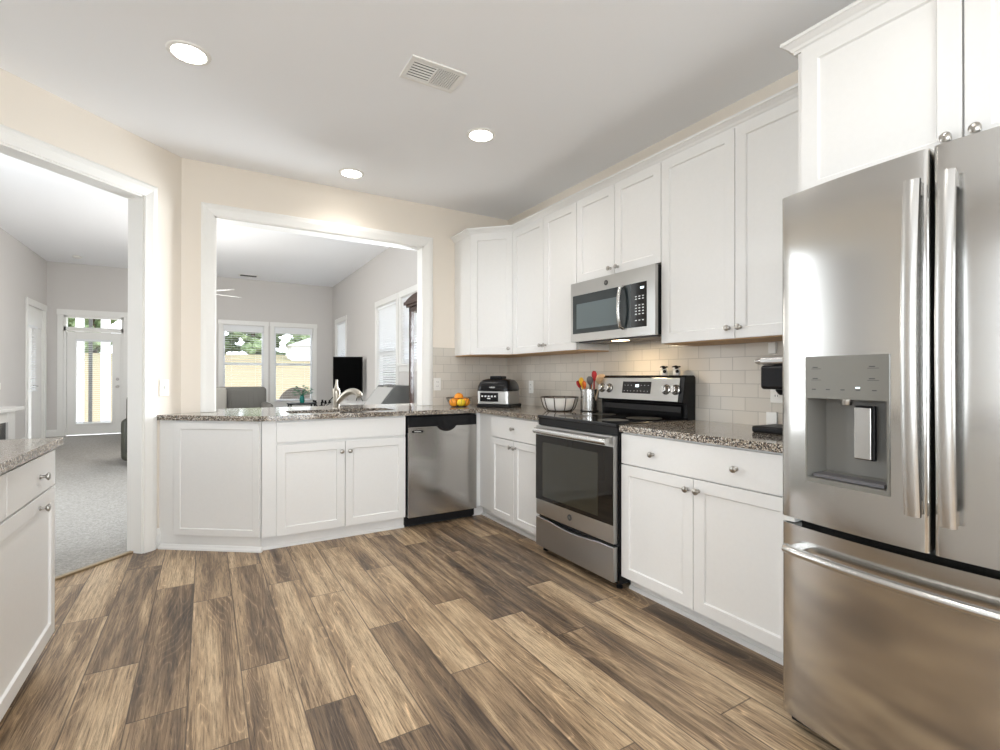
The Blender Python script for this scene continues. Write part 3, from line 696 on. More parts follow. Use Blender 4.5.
# above the refrigerator
FCX = 1.995
c = thing('wall_cabinet', 'deep white cabinet above the refrigerator', 'cabinet', (FCX, 1.063, 0), RZ)
obj('cabinet_body', box(B(), 0, 0.985, 0, XW-FCX-0.001, 1.85, UZ1), 'cab', c, bevel=0.001)
d = shaker('door', c, 0.022, 0.494, 1.862, 2.443, fr=0.06); knob(d, 0.462, 1.918)
d = shaker('door', c, 0.500, 0.97, 1.862, 2.443, fr=0.06); knob(d, 0.53, 1.918)
# crown moulding: swept profile (out, z)
CR = [(0, 2.446), (0.007, 2.446), (0.009, 2.454), (0.014, 2.457), (0.020, 2.467), (0.032, 2.477), (0.036, 2.481), (0.043, 2.484), (0.043, 2.496), (0, 2.496)]
def crown(path, label, back=0.0):
    bm = B(); P = [Vector(p) for p in path]; rings = []
    for i, p in enumerate(P):
        ns = []
        if i > 0: e_ = (P[i]-P[i-1]).normalized(); ns.append(Vector((e_.y, -e_.x)))
        if i < len(P)-1: e_ = (P[i+1]-P[i]).normalized(); ns.append(Vector((e_.y, -e_.x)))
        n = ns[0] if len(ns) == 1 else (ns[0]+ns[1])/(1+ns[0].dot(ns[1]))
        rings.append([bm.verts.new(((p+n*u).x, (p+n*u).y, z)) for u, z in CR])
    k_ = len(CR)
    for A, Q in zip(rings, rings[1:]):
        for i in range(k_): bm.faces.new([A[i], A[(i+1) % k_], Q[(i+1) % k_], Q[i]])
    bm.faces.new(rings[0]); bm.faces.new(rings[-1])
    return tag(obj('crown_moulding', bm, 'cab'), label, 'moulding')
fo = 0.021
k1 = math.tan(PI/8)*fo
crown([(2.03-0.001, YB-0.002), (2.03-0.001, 3.925-0.001), (UX-0.001-0.0, 3.64-0.001), (UX-0.001, 1.065+0.002)], 'white crown moulding stepping along the tops of the wall cabinets')
crown([(UX-0.045, 1.066), (FCX-0.001, 1.066), (FCX-0.001, 0.078)], 'white crown moulding on top of the cabinet above the refrigerator')

# ------------------------------------------------------------------ countertops
def slabtop(name, outer, holes, z0, z1, m, label):
    bm = B(); edges = []
    for lp in [outer]+holes:
        v = [bm.verts.new((x, y, z1)) for x, y in lp]
        edges += [bm.edges.new((v[i], v[(i+1) % len(v)])) for i in range(len(v))]
    bmesh.ops.triangle_fill(bm, use_beauty=True, use_dissolve=False, edges=edges)
    r = bmesh.ops.extrude_face_region(bm, geom=bm.faces[:]); vs = [g for g in r['geom'] if isinstance(g, bmesh.types.BMVert)]
    bmesh.ops.translate(bm, verts=vs, vec=(0, 0, z0-z1))
    o = obj(name, bm, m); return tag(o, label, 'countertop')
def rrect(x0, x1, y0, y1, r, n=5):
    out = []
    for cx, cy, a0 in ((x1-r, y1-r, 0), (x0+r, y1-r, 90), (x0+r, y0+r, 180), (x1-r, y0+r, 270)):
        for i in range(n+1):
            a = math.radians(a0+90*i/n); out.append((cx+r*math.cos(a), cy+r*math.sin(a)))
    return out
CE = 1.955; CF = 3.64
hole = rrect(0.52, 1.30, 3.79, 4.12, 0.05)
ou = [(CE, 2.768), (XW-0.009, 2.768), (XW-0.009, YB-0.009), (PX1-0.014, YB-0.009), (PX1-0.014, YB+WT), (PX1+0.2, YB+WT+0.002), (PX1+0.2, 4.66), (PX0-0.2, 4.66), (PX0-0.2, YB+WT+0.002), (PX0+0.014, YB+WT), (PX0+0.014, YB-0.003), (CX+0.002, YB-0.003), (-0.287, 4.113), (0.305, 3.655), (0.36, CF), (CE, CF)]
slabtop('countertop', ou, [hole], 0.879, 0.914, 'granite', 'long speckled granite countertop running from the range round the corner to the pass-through')
slabtop('countertop', [(CE, 1.062), (XW-0.009, 1.062), (XW-0.009, 1.998), (CE, 1.998)], [], 0.879, 0.914, 'granite', 'short speckled granite countertop between range and refrigerator')
# sink basin
bm = B(); hz = rrect(0.515, 1.305, 3.785, 4.125, 0.055); hb = rrect(0.54, 1.28, 3.81, 4.10, 0.05)
A = [bm.verts.new((x, y, 0.8785)) for x, y in hz]; Q = [bm.verts.new((x, y, 0.69)) for x, y in hb]
A2 = [bm.verts.new((x+(0.003 if x > .9 else -0.003), y+(0.003 if y > 3.95 else -0.003), 0.8785)) for x, y in hz]; Q2 = [bm.verts.new((x+(0.003 if x > .9 else -0.003), y+(0.003 if y > 3.95 else -0.003), 0.687)) for x, y in hb]
n = len(A)
for i in range(n):
    j = (i+1) % n; bm.faces.new([A[i], A[j], Q[j], Q[i]]); bm.faces.new([A2[i], A2[j], Q2[j], Q2[i]]); bm.faces.new([A[i], A[j], A2[j], A2[i]])
bm.faces.new(Q); bm.faces.new(Q2)
sk = thing('kitchen_sink', 'stainless undermount sink set in the granite at the pass-through', 'sink', (0, 0, 0))
obj('basin', bm, 'steelh', sk, smooth=True); obj('drain', lathe(B(), [(0.045, 0.0), (0.045, 0.004), (0.02, 0.002), (0, 0.001)], 20, (0.91, 3.96, 0.690)), 'knob', sk)
# faucet (local: spout towards +x)
fc = thing('kitchen_faucet', 'brushed nickel single-lever faucet behind the sink', 'faucet', (0.925, 4.185, 0.914), math.radians(-55))
obj('body', lathe(B(), [(0.030, 0), (0.030, 0.006), (0.023, 0.012), (0.026, 0.03), (0.027, 0.10), (0.031, 0.135), (0.030, 0.15), (0.022, 0.168), (0.010, 0.178), (0, 0.18)], 20), 'nickel', fc, smooth=True)
sp_ = cr([(0.0, 0, 0.04), (0.04, 0, 0.078), (0.085, 0, 0.115), (0.135, 0, 0.140), (0.185, 0, 0.145), (0.225, 0, 0.130), (0.245, 0, 0.105)]); bm = tube(B(), sp_, [0.019+0.007*math.sin(PI*0.5*min(1, i/22)) for i in range(len(sp_))], 16); obj('spout', bm, 'nickel', fc, smooth='all')
bm = tube(B(), [(0, 0, 0.165), (0.0, 0, 0.195), (0.004, 0, 0.24)], [0.018, 0.011, 0.009], 12); obj('lever', bm, 'nickel', fc, smooth=True)

# ------------------------------------------------------------------ backsplash
bs = obj('backsplash', box(B(), XW-0.008, XW-0.001, 1.0, YB-0.009, 0.90, 1.45), 'tiley'); tag(bs, 'off-white subway tile backsplash on the right wall behind the range', 'backsplash')
bs = obj('backsplash', box(B(), PX1+0.09, XW-0.0085, YB-0.008, YB-0.001, 0.90, 1.45), 'tilex'); tag(bs, 'off-white subway tile backsplash on the back wall behind the fruit bowl', 'backsplash')

# ------------------------------------------------------------------ outlets and switches
def outlet(label, loc, rz, kind='outlet', group=None):
    o = thing('wall_outlet' if kind == 'outlet' else 'light_switch', label, 'outlet' if kind == 'outlet' else 'switch', loc, rz, group)
    obj('cover_plate', box(B(), -0.036, 0.036, -0.006, 0, -0.058, 0.058), 'plate', o, bevel=0.003)
    if kind == 'outlet':
        for s_ in (-1, 1):
            r = obj('receptacle', box(B(), -0.017, 0.017, -0.009, -0.005, s_*0.02-0.014, s_*0.02+0.014), 'plate', o, bevel=0.004)
            bm = B(); box(bm, -0.008, -0.005, -0.0095, -0.0085, s_*0.02-0.005, s_*0.02+0.006); box(bm, 0.005, 0.008, -0.0095, -0.0085, s_*0.02-0.005, s_*0.02+0.006); obj('slots', bm, 'slot', r)
    else:
        obj('toggle', box(B(), -0.006, 0.006, -0.016, -0.004, -0.008, 0.013), 'plate', o, bevel=0.002)
    return o
sw = dpt((Vector((-0.25, 4.155))-A0).dot(dD)); outlet('white toggle switch on the cream wall left of the pass-through', (sw.x, sw.y, 1.10), math.radians(45)+0, 'switch').rotation_euler = (0, 0, math.atan2(s2, s2))
outlet('white outlet on the tile beside the pass-through', (1.848, YB-0.008, 1.11), 0)
outlet('white outlet seen edge-on near the tile corner behind the grill', (XW-0.008, 3.81, 1.085), RZ)
outlet('white outlet on the tile under the coffee maker', (XW-0.008, 1.50, 1.10), RZ)
outlet('white outlet low on the left great room wall near the fireplace', (XL, 10.75, 0.42), PI/2)
th_ = obj('thermostat', box(B(), XL, XL+0.025, 9.98, 10.1, 0.98, 1.08), 'plate', bevel=0.004); tag(th_, 'small thermostat on the left great room wall above the mantel', 'thermostat')

# ------------------------------------------------------------------ ceiling fittings
def downlight(x, y, z, label, e=14):
    o = thing('recessed_light', label, 'light', (x, y, z), 0, None)
    obj('trim_ring', lathe(B(), [(0.072, -0.004), (0.078, -0.009), (0.092, -0.006), (0.096, 0), (0.072, 0)], 32), 'trim', o, smooth=True)
    obj('diffuser', lathe(B(), [(0, -0.0065), (0.074, -0.006), (0.074, -0.001), (0, -0.001)], 32), 'lamp', o)
    l = bpy.data.lights.new('lamp', 'SPOT'); l.energy = e; l.spot_size = math.radians(150); l.spot_blend = 0.9; l.shadow_soft_size = 0.07; l.color = (1, 0.985, 0.955)
    q = bpy.data.objects.new('lamp_light', l); C.objects.link(q); q.parent = o; q.location = (0, 0, -0.03)
    return o
downlight(-0.075, 2.855, ZC, 'leftmost lit recessed ceiling light, over the floor by the island', 26)
downlight(1.546, 2.84, ZC, 'lit recessed ceiling light nearest the wall cabinets', 26)
downlight(0.972, 3.89, ZC, 'lit recessed ceiling light over the sink', 14)
downlight(-0.075, 0.9, ZC, 'lit recessed ceiling light behind the leftmost one, towards the camera', 26)
downlight(1.2, 0.9, ZC, 'lit recessed ceiling light in front of the refrigerator', 15)
downlight(0.55, -1.1, ZC, 'lit recessed ceiling light behind the camera', 26)
v = thing('ceiling_vent', 'white ceiling air register between the kitchen ceiling lights', 'vent', (1.02, 2.40, ZC))
bm = B(); box(bm, -0.15, 0.15, -0.10, -0.075, -0.008, 0); box(bm, -0.15, 0.15, 0.075, 0.10, -0.008, 0); box(bm, -0.15, -0.125, -0.075, 0.075, -0.008, 0); box(bm, 0.125, 0.15, -0.075, 0.075, -0.008, 0); box(bm, -0.004, 0.004, -0.075, 0.075, -0.008, 0)
obj('frame', bm, 'trim', v, bevel=0.002); obj('backing', box(B(), -0.125, 0.125, -0.075, 0.075, -0.0015, -0.0005), 'slot', v)
bm = B()
for i in range(7):
    y_ = -0.066+i*0.022; extr(bm, [(y_-0.002, -0.002), (y_+0.003, -0.008), (y_+0.0045, -0.008), (y_-0.0005, -0.002)], 'x', -0.125, -0.004)
obj('louvers', bm, 'trim', v)
bm = B()
for i in range(12): y_ = -0.069+i*0.0125; box(bm, 0.004, 0.125, y_-0.002, y_+0.002, -0.0065, -0.003)
for i in range(10): x_ = 0.012+i*0.0125; box(bm, x_-0.002, x_+0.002, -0.075, 0.075, -0.0075, -0.004)
obj('grille', bm, 'trim', v)
v = thing('ceiling_vent', 'small ceiling register over the far windows of the great room', 'vent', (0.8, 12.15, ZG))
obj('frame', box(B(), -0.19, 0.19, -0.10, 0.10, -0.01, 0), 'trim', v, bevel=0.003)
bm = B()
for i in range(6): box(bm, -0.16, 0.16, -0.075+i*0.027, -0.063+i*0.027, -0.013, -0.009)
obj('louvers', bm, 'slot', v)
sd = obj('smoke_detector', lathe(B(), [(0.07, 0), (0.07, -0.02), (0.05, -0.035), (0, -0.037)], 24, (-2.05, 11.85, ZG)), 'plate', smooth=True); tag(sd, 'round white smoke detector on the great room ceiling', 'smoke detector')
# ceiling fan
fan = thing('ceiling_fan', 'pale ceiling fan hanging in the great room, one blade showing past the casing', 'fan', (-0.12, 8.75, 2.46), math.radians(25))
obj('downrod', tube(B(), [(0, 0, 0.1), (0, 0, ZG-2.46)], 0.014, 10), 'fanwhite', fan)
obj('motor_housing', lathe(B(), [(0, 0.12), (0.05, 0.12), (0.12, 0.07), (0.13, 0.0), (0.09, -0.05), (0.05, -0.08), (0, -0.085)], 24), 'fanwhite', fan, smooth=True)
obj('added_glow_bowl', lathe(B(), [(0.07, -0.08), (0.11, -0.1), (0.09, -0.15), (0, -0.18)], 24), 'bowl', fan, smooth=True)  # glowing bowl added out of view
fl_ = bpy.data.lights.new('fan_fill', 'POINT'); fl_.energy = 78; fl_.color = (1, 0.96, 0.91); fl_.shadow_soft_size = 0.45  # point light added under the fan to brighten the great room
fo_ = bpy.data.objects.new('fan_fill', fl_); C.objects.link(fo_); fo_.parent = fan; fo_.location = (0, 0, -0.35)
for i in range(5):
    bm = prism(B(), [(0.13, -0.03), (0.22, -0.06), (0.60, -0.07), (0.66, -0.04), (0.67, 0.0), (0.66, 0.04), (0.60, 0.07), (0.22, 0.06), (0.13, 0.03)], -0.004, 0.004)
    rot_bm(bm, math.radians(10), 'X', (0, 0, 0)); rot_bm(bm, 2*PI*i/5, 'Z', (0, 0, 0)); obj('blade', bm, 'fanwhite', fan, bevel=0.001)

# ------------------------------------------------------------------ dishwasher
dw = thing('dishwasher', 'stainless dishwasher with black control strip beside the sink cabinet', 'dishwasher', (1.342, FY, 0), 0)
Wd = 0.604
obj('tub', box(B(), 0.006, Wd-0.006, 0.0, 0.54, 0.02, 0.870), 'blackp', dw)
bm = B(); hx0, hx1 = 0.255, 0.395; zt, zb, zs = 0.870, 0.085, 0.785
# front with a scooped top edge
prof = [(0.004, zb), (Wd-0.004, zb), (Wd-0.004, zs)]
n = 12
for i in range(n+1):
    t = i/n; x = hx1+(hx0-hx1)*t; prof.append((x, zs-0.038*math.sin(PI*t)**0.6 if 0 < t < 1 else zs))
prof.append((0.004, zs))
a = [bm.verts.new((x, -0.045, z)) for x, z in prof]; b = [bm.verts.new((x, 0.0, z)) for x, z in prof]
bm.faces.new(a); bm.faces.new(b[::-1])
for i in range(len(a)): j = (i+1) % len(a); bm.faces.new([a[i], a[j], b[j], b[i]])
obj('door', bm, 'steel', dw, bevel=0.003)
obj('control_strip', box(B(), 0.002, Wd-0.002, -0.04, 0, zs-0.045, zt-0.004), 'black', dw, bevel=0.004)
bm = B()
for i in range(n+1):
    pass
pts = [(hx0-0.01+(hx1-hx0+0.02)*i/14, -0.047, zs+0.006-0.042*math.sin(PI*i/14)**0.6) for i in range(15)]
obj('handle_pocket', tube(B(), pts, 0.007, 8), 'blackp', dw, smooth=True)
bd = obj('badge', box(B(), 0.03, 0.125, -0.0465, -0.0445, 0.742, 0.760), 'black', dw); obj('badge_print', box(B(), 0.050, 0.105, -0.047, -0.0462, 0.7495, 0.753), 'glyph', bd)
obj('latch_dot', lathe(B(), [(0.006, 0), (0.006, -0.003), (0, -0.004)], 12, (0.30, -0.045, 0.26), 'y'), 'knob', dw)
obj('toe_kick', box(B(), -0.002, Wd-0.012, 0.03, 0.06, 0.0, 0.082), 'rubber', dw)

# ------------------------------------------------------------------ range (local x: 0..0.757 from far to near, front -y; world x = RX + y)
RX = 1.965
rg = thing('electric_range', 'stainless and black electric range with glass cooktop', 'oven', (RX, 2.762, 0), RZ)
Wd = 0.757
obj('range_body', box(B(), 0.0, Wd, 0.0, 0.62, 0.03, 0.898), 'black', rg, bevel=0.002)
for (x, y) in ((0.03, 0.03), (Wd-0.03, 0.03), (0.03, 0.58), (Wd-0.03, 0.58)): obj('foot', lathe(B(), [(0.018, 0), (0.018, 0.012), (0.01, 0.014), (0.01, 0.031)], 12, (x, y, 0)), 'blackp', rg)
obj('cooktop', box(B(), 0.0, Wd, -0.022, 0.56, 0.899, 0.921), 'blackg', rg, bevel=0.006)
for (x, y, r) in ((0.2, 0.14, 0.11), (0.56, 0.14, 0.09), (0.2, 0.40, 0.08), (0.56, 0.40, 0.11)):
    obj('burner_ring', lathe(B(), [(r-0.003, 0), (r, 0), (r, 0.0004), (r-0.003, 0.0004)], 40, (x, y, 0.9212)), mat('burner_print', (0.03, 0.03, 0.03), 0.3), rg)
obj('front_rail', box(B(), 0.004, Wd-0.004, -0.012, 0.0, 0.855, 0.898), 'black', rg)
od = obj('oven_door', box(B(), 0.004, Wd-0.012, -0.035, -0.001, 0.255, 0.852), 'steelh', rg, bevel=0.004)
obj('door_window', box(B(), 0.0045, Wd-0.0125, -0.0375, -0.034, 0.358, 0.792), 'ovenglass', od, bevel=0.001)
obj('inner_glass', box(B(), 0.085, Wd-0.135, -0.0382, -0.0374, 0.385, 0.745), 'ovenpane', od)
bm = B(); tube(bm, [(0.045, -0.074, 0.822), (Wd-0.022, -0.074, 0.822)], 0.019, 16)
box(bm, 0.06, 0.09, -0.074, -0.034, 0.812, 0.832); box(bm, Wd-0.07, Wd-0.04, -0.074, -0.034, 0.812, 0.832)
obj('handle', bm, 'handle', od, smooth=True)
em = obj('emblem', lathe(B(), [(0.019, 0), (0.019, -0.0025), (0.016, -0.0028), (0.0155, -0.0015), (0, -0.0015)], 24, (0.365, -0.035, 0.312), 'y'), 'glyphdark', od)
text_mesh('monogram', 'GE', 0.016, 'knob', em, (0.365, -0.0378, 0.312), (PI/2, 0, 0))
bm = B(); pr = []
for i in range(17):
    t = i/16; x = 0.003+(Wd-0.014)*t; dip = 0.018*max(0, math.sin(PI*min(1, max(0, (t-0.18)/0.64)))); pr.append((x, 0.238-dip))
prof = [(0.003, 0.045)]+pr+[(Wd-0.011, 0.045)]
a = [bm.verts.new((x, -0.035, z)) for x, z in prof]; b = [bm.verts.new((x, -0.002, z)) for x, z in prof]
bm.faces.new(a[::-1]); bm.faces.new(b)
for i in range(len(a)): j = (i+1) % len(a); bm.faces.new([a[i], a[j], b[j], b[i]])
obj('storage_drawer', bm, 'steelh', rg, bevel=0.003)
# backguard
obj('backguard', extr(B(), [(0.575, 0.90), (0.565, 0.925), (0.560, 1.015), (0.52, 1.02), (0.545, 1.178), (0.56, 1.190), (0.628, 1.190), (0.64, 1.178), (0.64, 0.90)], 'x', 0.0, Wd), 'black', rg, bevel=0.004)
def slant(bm, x0, x1, h0, h1, off, th):      # strip on the slanted control face; h along the slope
    p = Vector((0.5205, 1.024)); q = Vector((0.5445, 1.176)); u = (q-p); L = u.length; u /= L; nn = Vector((-u.y, u.x))
    a0 = p+u*h0+nn*off; a1 = p+u*h1+nn*off; b1 = a1+nn*th; b0 = a0+nn*th
    return extr(bm, [tuple(a0), tuple(a1), tuple(b1), tuple(b0)], 'x', x0, x1)
cp_ = obj('control_panel', slant(B(), 0.012, Wd-0.035, 0.002, 0.150, 0.0, 0.004), 'steelh', rg, bevel=0.002)
dp = obj('display', slant(B(), 0.245, 0.50, 0.045, 0.125, 0.004, 0.002), 'blackg', cp_, bevel=0.001)
obj('clock_digits', slant(B(), 0.365, 0.395, 0.088, 0.105, 0.006, 0.0004), 'clock', dp)
bm = B()
for r_ in (0.060, 0.098):
    for i in range(8):
        if 0.10 < 0.02+i*0.03 < 0.16 and r_ > 0.08: continue
        slant(bm, 0.264+i*0.03, 0.270+i*0.03, r_, r_+0.0025, 0.006, 0.0003)
obj('button_print', bm, 'glyph', dp)
for x in (0.045, 0.115, 0.625, 0.700):
    kb = B(); lathe(kb, [(0.030, 0), (0.030, -0.004), (0.024, -0.008), (0.022, -0.026), (0.019, -0.030), (0, -0.031)], 24, (0, 0, 0), 'y')
    box(kb, -0.006, 0.006, -0.036, -0.02, -0.021, 0.021)
    rot_bm(kb, -math.atan2(0.024, 0.152), 'X', (0, 0, 0)); o = obj('burner_knob', kb, 'handle', cp_, smooth=True); o.location = (x, 0.5285, 1.10)
    rb = B(); lathe(rb, [(0.0335, 0), (0.0335, -0.003), (0.030, -0.0035), (0.030, 0)], 28, (0, 0, 0), 'y'); rot_bm(rb, -math.atan2(0.024, 0.152), 'X', (0, 0, 0)); obj('knob_ring', rb, 'glyphdark', o)
obj('vent_trim', extr(B(), [(0.566, 0.925), (0.552, 0.932), (0.546, 0.96), (0.55, 0.995), (0.562, 1.008)], 'x', 0.03, Wd-0.035), 'black', rg, bevel=0.003)

# ------------------------------------------------------------------ microwave
MX = 2.262
mw = thing('microwave', 'stainless over-the-range microwave with black door glass', 'microwave', (MX, 2.772, 0), RZ)
Wd = 0.764; z0, z1 = 1.428, 1.842
obj('case', box(B(), 0.003, Wd-0.003, 0.012, XW-MX-0.012, z0+0.004, z1), 'blackp', mw, bevel=0.003)
fr_ = B(); box(fr_, -0.010, 0.0, -0.012, 0.012, z0, z1); box(fr_, 0, Wd, -0.012, 0.0, z0, 1.482); box(fr_, 0, Wd, -0.012, 0, 1.752, z1); box(fr_, 0, 0.012, -0.012, 0, 1.482, 1.752); box(fr_, 0.70, Wd, -0.012, 0, 1.482, 1.752); box(fr_, 0, Wd, 0.0, 0.012, z0, z1)
obj('front_panel', fr_, 'steelh', mw)
dg = obj('door_glass', box(B(), 0.012, 0.575, -0.013, -0.001, 1.482, 1.752), 'microglass', mw, bevel=0.001)
bm = B(); gx0, gx1, gz0, gz1 = 0.055, 0.475, 1.515, 1.69
obj('door_screen', box(B(), gx0, gx1, -0.0137, -0.0129, gz0, gz1), mat('microwave_screen_mesh', (0.13, 0.165, 0.175), 0.12), dg)
ct = obj('control_pad', box(B(), 0.575, 0.70, -0.0128, -0.001, 1.482, 1.752), 'blackg', mw)
bm = B()
for r_, (zz, n_) in enumerate([(1.665, 3), (1.650, 3), (1.612, 3), (1.594, 3), (1.576, 3), (1.558, 3), (1.520, 3)]):
    for i in range(n_): box(bm, 0.608+i*0.028, 0.622+i*0.028, -0.0134, -0.0127, zz, zz+0.006)
obj('keypad_print', bm, 'glyph', ct); obj('clock_digits', box(B(), 0.650, 0.678, -0.0136, -0.0127, 1.712, 1.724), 'clock', ct)
bm = tube(B(), [(0.508, -0.014, 1.745), (0.508, -0.040, 1.735), (0.508, -0.052, 1.68), (0.508, -0.056, 1.615), (0.508, -0.052, 1.55), (0.508, -0.040, 1.495), (0.508, -0.014, 1.485)], 0.0125, 12); obj('handle', bm, 'handle', mw, smooth=True)
em = obj('emblem', lathe(B(), [(0.017, 0), (0.017, -0.0025), (0.014, -0.0028), (0.0135, -0.0015), (0, -0.0015)], 24, (0.352, -0.012, 1.797), 'y'), 'glyphdark', mw)
text_mesh('monogram', 'GE', 0.015, 'knob', em, (0.352, -0.0148, 1.797), (PI/2, 0, 0))
obj('bottom_grille', box(B(), 0.03, Wd-0.03, 0.03, 0.28, z0-0.008, z0+0.004), 'greyp', mw, bevel=0.002)
obj('hood_lamp', box(B(), 0.34, 0.44, 0.05, 0.11, z0-0.011, z0-0.007), 'hoodlamp', mw)
area('hood_light', (MX+0.08, 2.38, z0-0.016), (0, 0, 0), 0.08, 0.05, 2.0, (1, 0.75, 0.45)).parent = None
hl = bpy.data.objects['hood_light']; hl.parent = mw; hl.matrix_parent_inverse = Matrix.Identity(4); hl.location = (0.39, 0.08, z0-0.016)

# ------------------------------------------------------------------ refrigerator
FRX = 1.745
rf = thing('refrigerator', 'large stainless french-door refrigerator with ice and water dispenser', 'refrigerator', (FRX, 0.952, 0), RZ)
Wd = 0.838
obj('case', box(B(), 0.006, Wd-0.006, 0.002, 0.76, 0.03, 1.772), mat('fridge_side_grey', (0.18, 0.18, 0.18), 0.45, 0.3), rf, bevel=0.004)
def curved(name, x0, x1, z0, z1, yb, yf, bulge, hole=None, m='steel', cols=14, edge=0.012):
    """door leaf: front at yf, bulging outwards, rounded vertical edges; hole=(hx0,hx1,hz0,hz1)"""
    xs = sorted(set([x0+edge*(1-math.cos(a)) for a in (0, 0.5, 1.0, PI/2)] + [x1-edge*(1-math.cos(a)) for a in (0, 0.5, 1.0, PI/2)] + [x0+edge+(x1-x0-2*edge)*i/cols for i in range(1, cols)] + ([hole[0], hole[1]] if hole else [])))
    zs_ = sorted(set([z0, z1]+([hole[2], hole[3]] if hole else [])))
    def fy(x):
        t = x/0.838; y = yf-0.045*(1-(2*t-1)**2)
        d = min(x-x0, x1-x)
        if d < edge: y += edge*(1-math.sqrt(max(0, 1-((edge-d)/edge)**2)))
        return y
    bm = B(); F = [[bm.verts.new((x, fy(x), z)) for z in zs_] for x in xs]
    Bk = [[bm.verts.new((x, yb, z)) for z in (z0, z1)] for x in (x0, x1)]
    for i in range(len(xs)-1):
        for j in range(len(zs_)-1):
            if hole and hole[0]-1e-6 <= xs[i] and xs[i+1] <= hole[1]+1e-6 and abs(zs_[j]-hole[2]) < 1e-6: continue
            bm.faces.new([F[i][j], F[i+1][j], F[i+1][j+1], F[i][j+1]])
    bm.faces.new([f[0] for f in F]+[Bk[1][0], Bk[0][0]]); bm.faces.new([f[-1] for f in F]+[Bk[1][1], Bk[0][1]])
    bm.faces.new(F[0][:]+[Bk[0][1], Bk[0][0]]); bm.faces.new(F[-1][:]+[Bk[1][1], Bk[1][0]]); bm.faces.new([Bk[0][0], Bk[0][1], Bk[1][1], Bk[1][0]])
    return bm, fy
# left door with the dispenser hole: x .075..0.303 z .845..1.243
hx = (0.093, 0.324, 0.850, 1.242)
bm, fy = curved('door', 0.0, 0.415, 0.715, 1.785, 0.0, -0.065, 0.010, hx)
dl = obj('door', bm, 'steel', rf, smooth=True)
dl['label'] = 'left refrigerator door with a dispenser'
bm, _ = curved('door', 0.423, Wd, 0.715, 1.785, 0.0, -0.065, 0.010); drr = obj('door', bm, 'steel', rf, smooth=True)
bm, _ = curved('freezer_drawer', 0.0, Wd, 0.055, 0.692, 0.0, -0.062, 0.014, cols=20); fz = obj('freezer_drawer', bm, 'steel', rf, smooth=True)
obj('gasket', box(B(), 0.012, Wd-0.012, -0.004, 0.0035, 0.06, 1.775), 'rubber', rf)
obj('hinge_cap', box(B(), 0.004, 0.04, -0.055, -0.01, 0.694, 0.712), 'plate', rf, bevel=0.003)
obj('base_grille', box(B(), 0.01, Wd-0.01, -0.02, 0.05, 0.012, 0.05), 'blackp', rf)
for x in (0.05, Wd-0.05): obj('caster', lathe(B(), [(0.02, -0.015), (0.02, 0.015)], 14, (x, 0.06, 0.02), 'x'), 'blackp', rf)
# dispenser niche (follows the slant of the curved door)
x0, x1, zz0, zz1 = hx; zp = 1.113; yf = -0.083; SH = -0.108
def shear(bm):
    for v_ in bm.verts: v_.co.y += SH*(v_.co.x-x0)
    return bm
def quad(bm, *p): return bm.faces.new([bm.verts.new(q) for q in p])
r0, r1 = x0+0.003, x1-0.003; yb = -0.008
ds = B()
quad(ds, (r0, yf, zz0), (r0, yf, zp), (r0+0.02, yb, zp), (r0+0.02, yb, zz0+0.03)); quad(ds, (r1, yf, zz0), (r1, yf, zp), (r1-0.02, yb, zp), (r1-0.02, yb, zz0+0.03))
quad(ds, (r0+0.02, yb, zz0+0.03), (r1-0.02, yb, zz0+0.03), (r1-0.02, yb, zp), (r0+0.02, yb, zp)); quad(ds, (r0, yf, zp), (r1, yf, zp), (r1-0.02, yb, zp), (r0+0.02, yb, zp))
quad(ds, (r0, yf, zz0), (r1, yf, zz0), (r1-0.02, yb, zz0+0.03), (r0+0.02, yb, zz0+0.03))
nich = obj('dispenser', shear(ds), 'niche', dl)
bm = B(); t_ = 0.003
box(bm, x0-t_, x1+t_, yf-0.004, yf+0.012, zp, zz1+t_); box(bm, x0-t_, x0+t_, yf-0.004, yf+0.012, zz0-t_, zp); box(bm, x1-t_, x1+t_, yf-0.004, yf+0.012, zz0-t_, zp); box(bm, x0+t_, x1-t_, yf-0.004, yf+0.012, zz0-t_, zz0+0.012)
obj('control_fascia', shear(bm), 'dispgrey', dl)
bm = B(); y0_, y1_ = yf-0.0046, yf-0.0038
for x in (0.110, 0.272):
    for z in (1.205, 1.170): box(bm, x, x+0.03, y0_, y1_, z, z+0.0015); box(bm, x+0.004, x+0.020, y0_, y1_, z+0.004, z+0.007)
for i in range(5): box(bm, 0.112+i*0.043, 0.124+i*0.043, y0_, y1_, 1.140, 1.143)
obj('button_print', shear(bm), 'glyphdark', dl); obj('indicator_light', shear(box(B(), 0.240, 0.252, y0_-0.0003, y1_, 1.147, 1.1505)), 'clock', dl)
bm = lathe(B(), [(0.0, 0), (0.014, 0.0), (0.016, 0.010), (0.016, 0.02), (0, 0.02)], 16, (0.200, yf+0.03, zp-0.018)); obj('water_nozzle', shear(bm), 'knob', dl, smooth=True)
pdl = obj('ice_paddle', shear(box(B(), 0.226, 0.280, yf+0.022, yf+0.040, 0.935, 1.095)), 'blackp', dl, bevel=0.003); obj('paddle_face', shear(box(B(), 0.226, 0.272, yf+0.017, yf+0.0225, 0.938, 1.090)), 'handle', pdl, bevel=0.002)
obj('drip_tray', shear(box(B(), r0+0.012, r1-0.012, yf+0.01, yb-0.012, zz0+0.014, zz0+0.024)), 'greyp', dl)
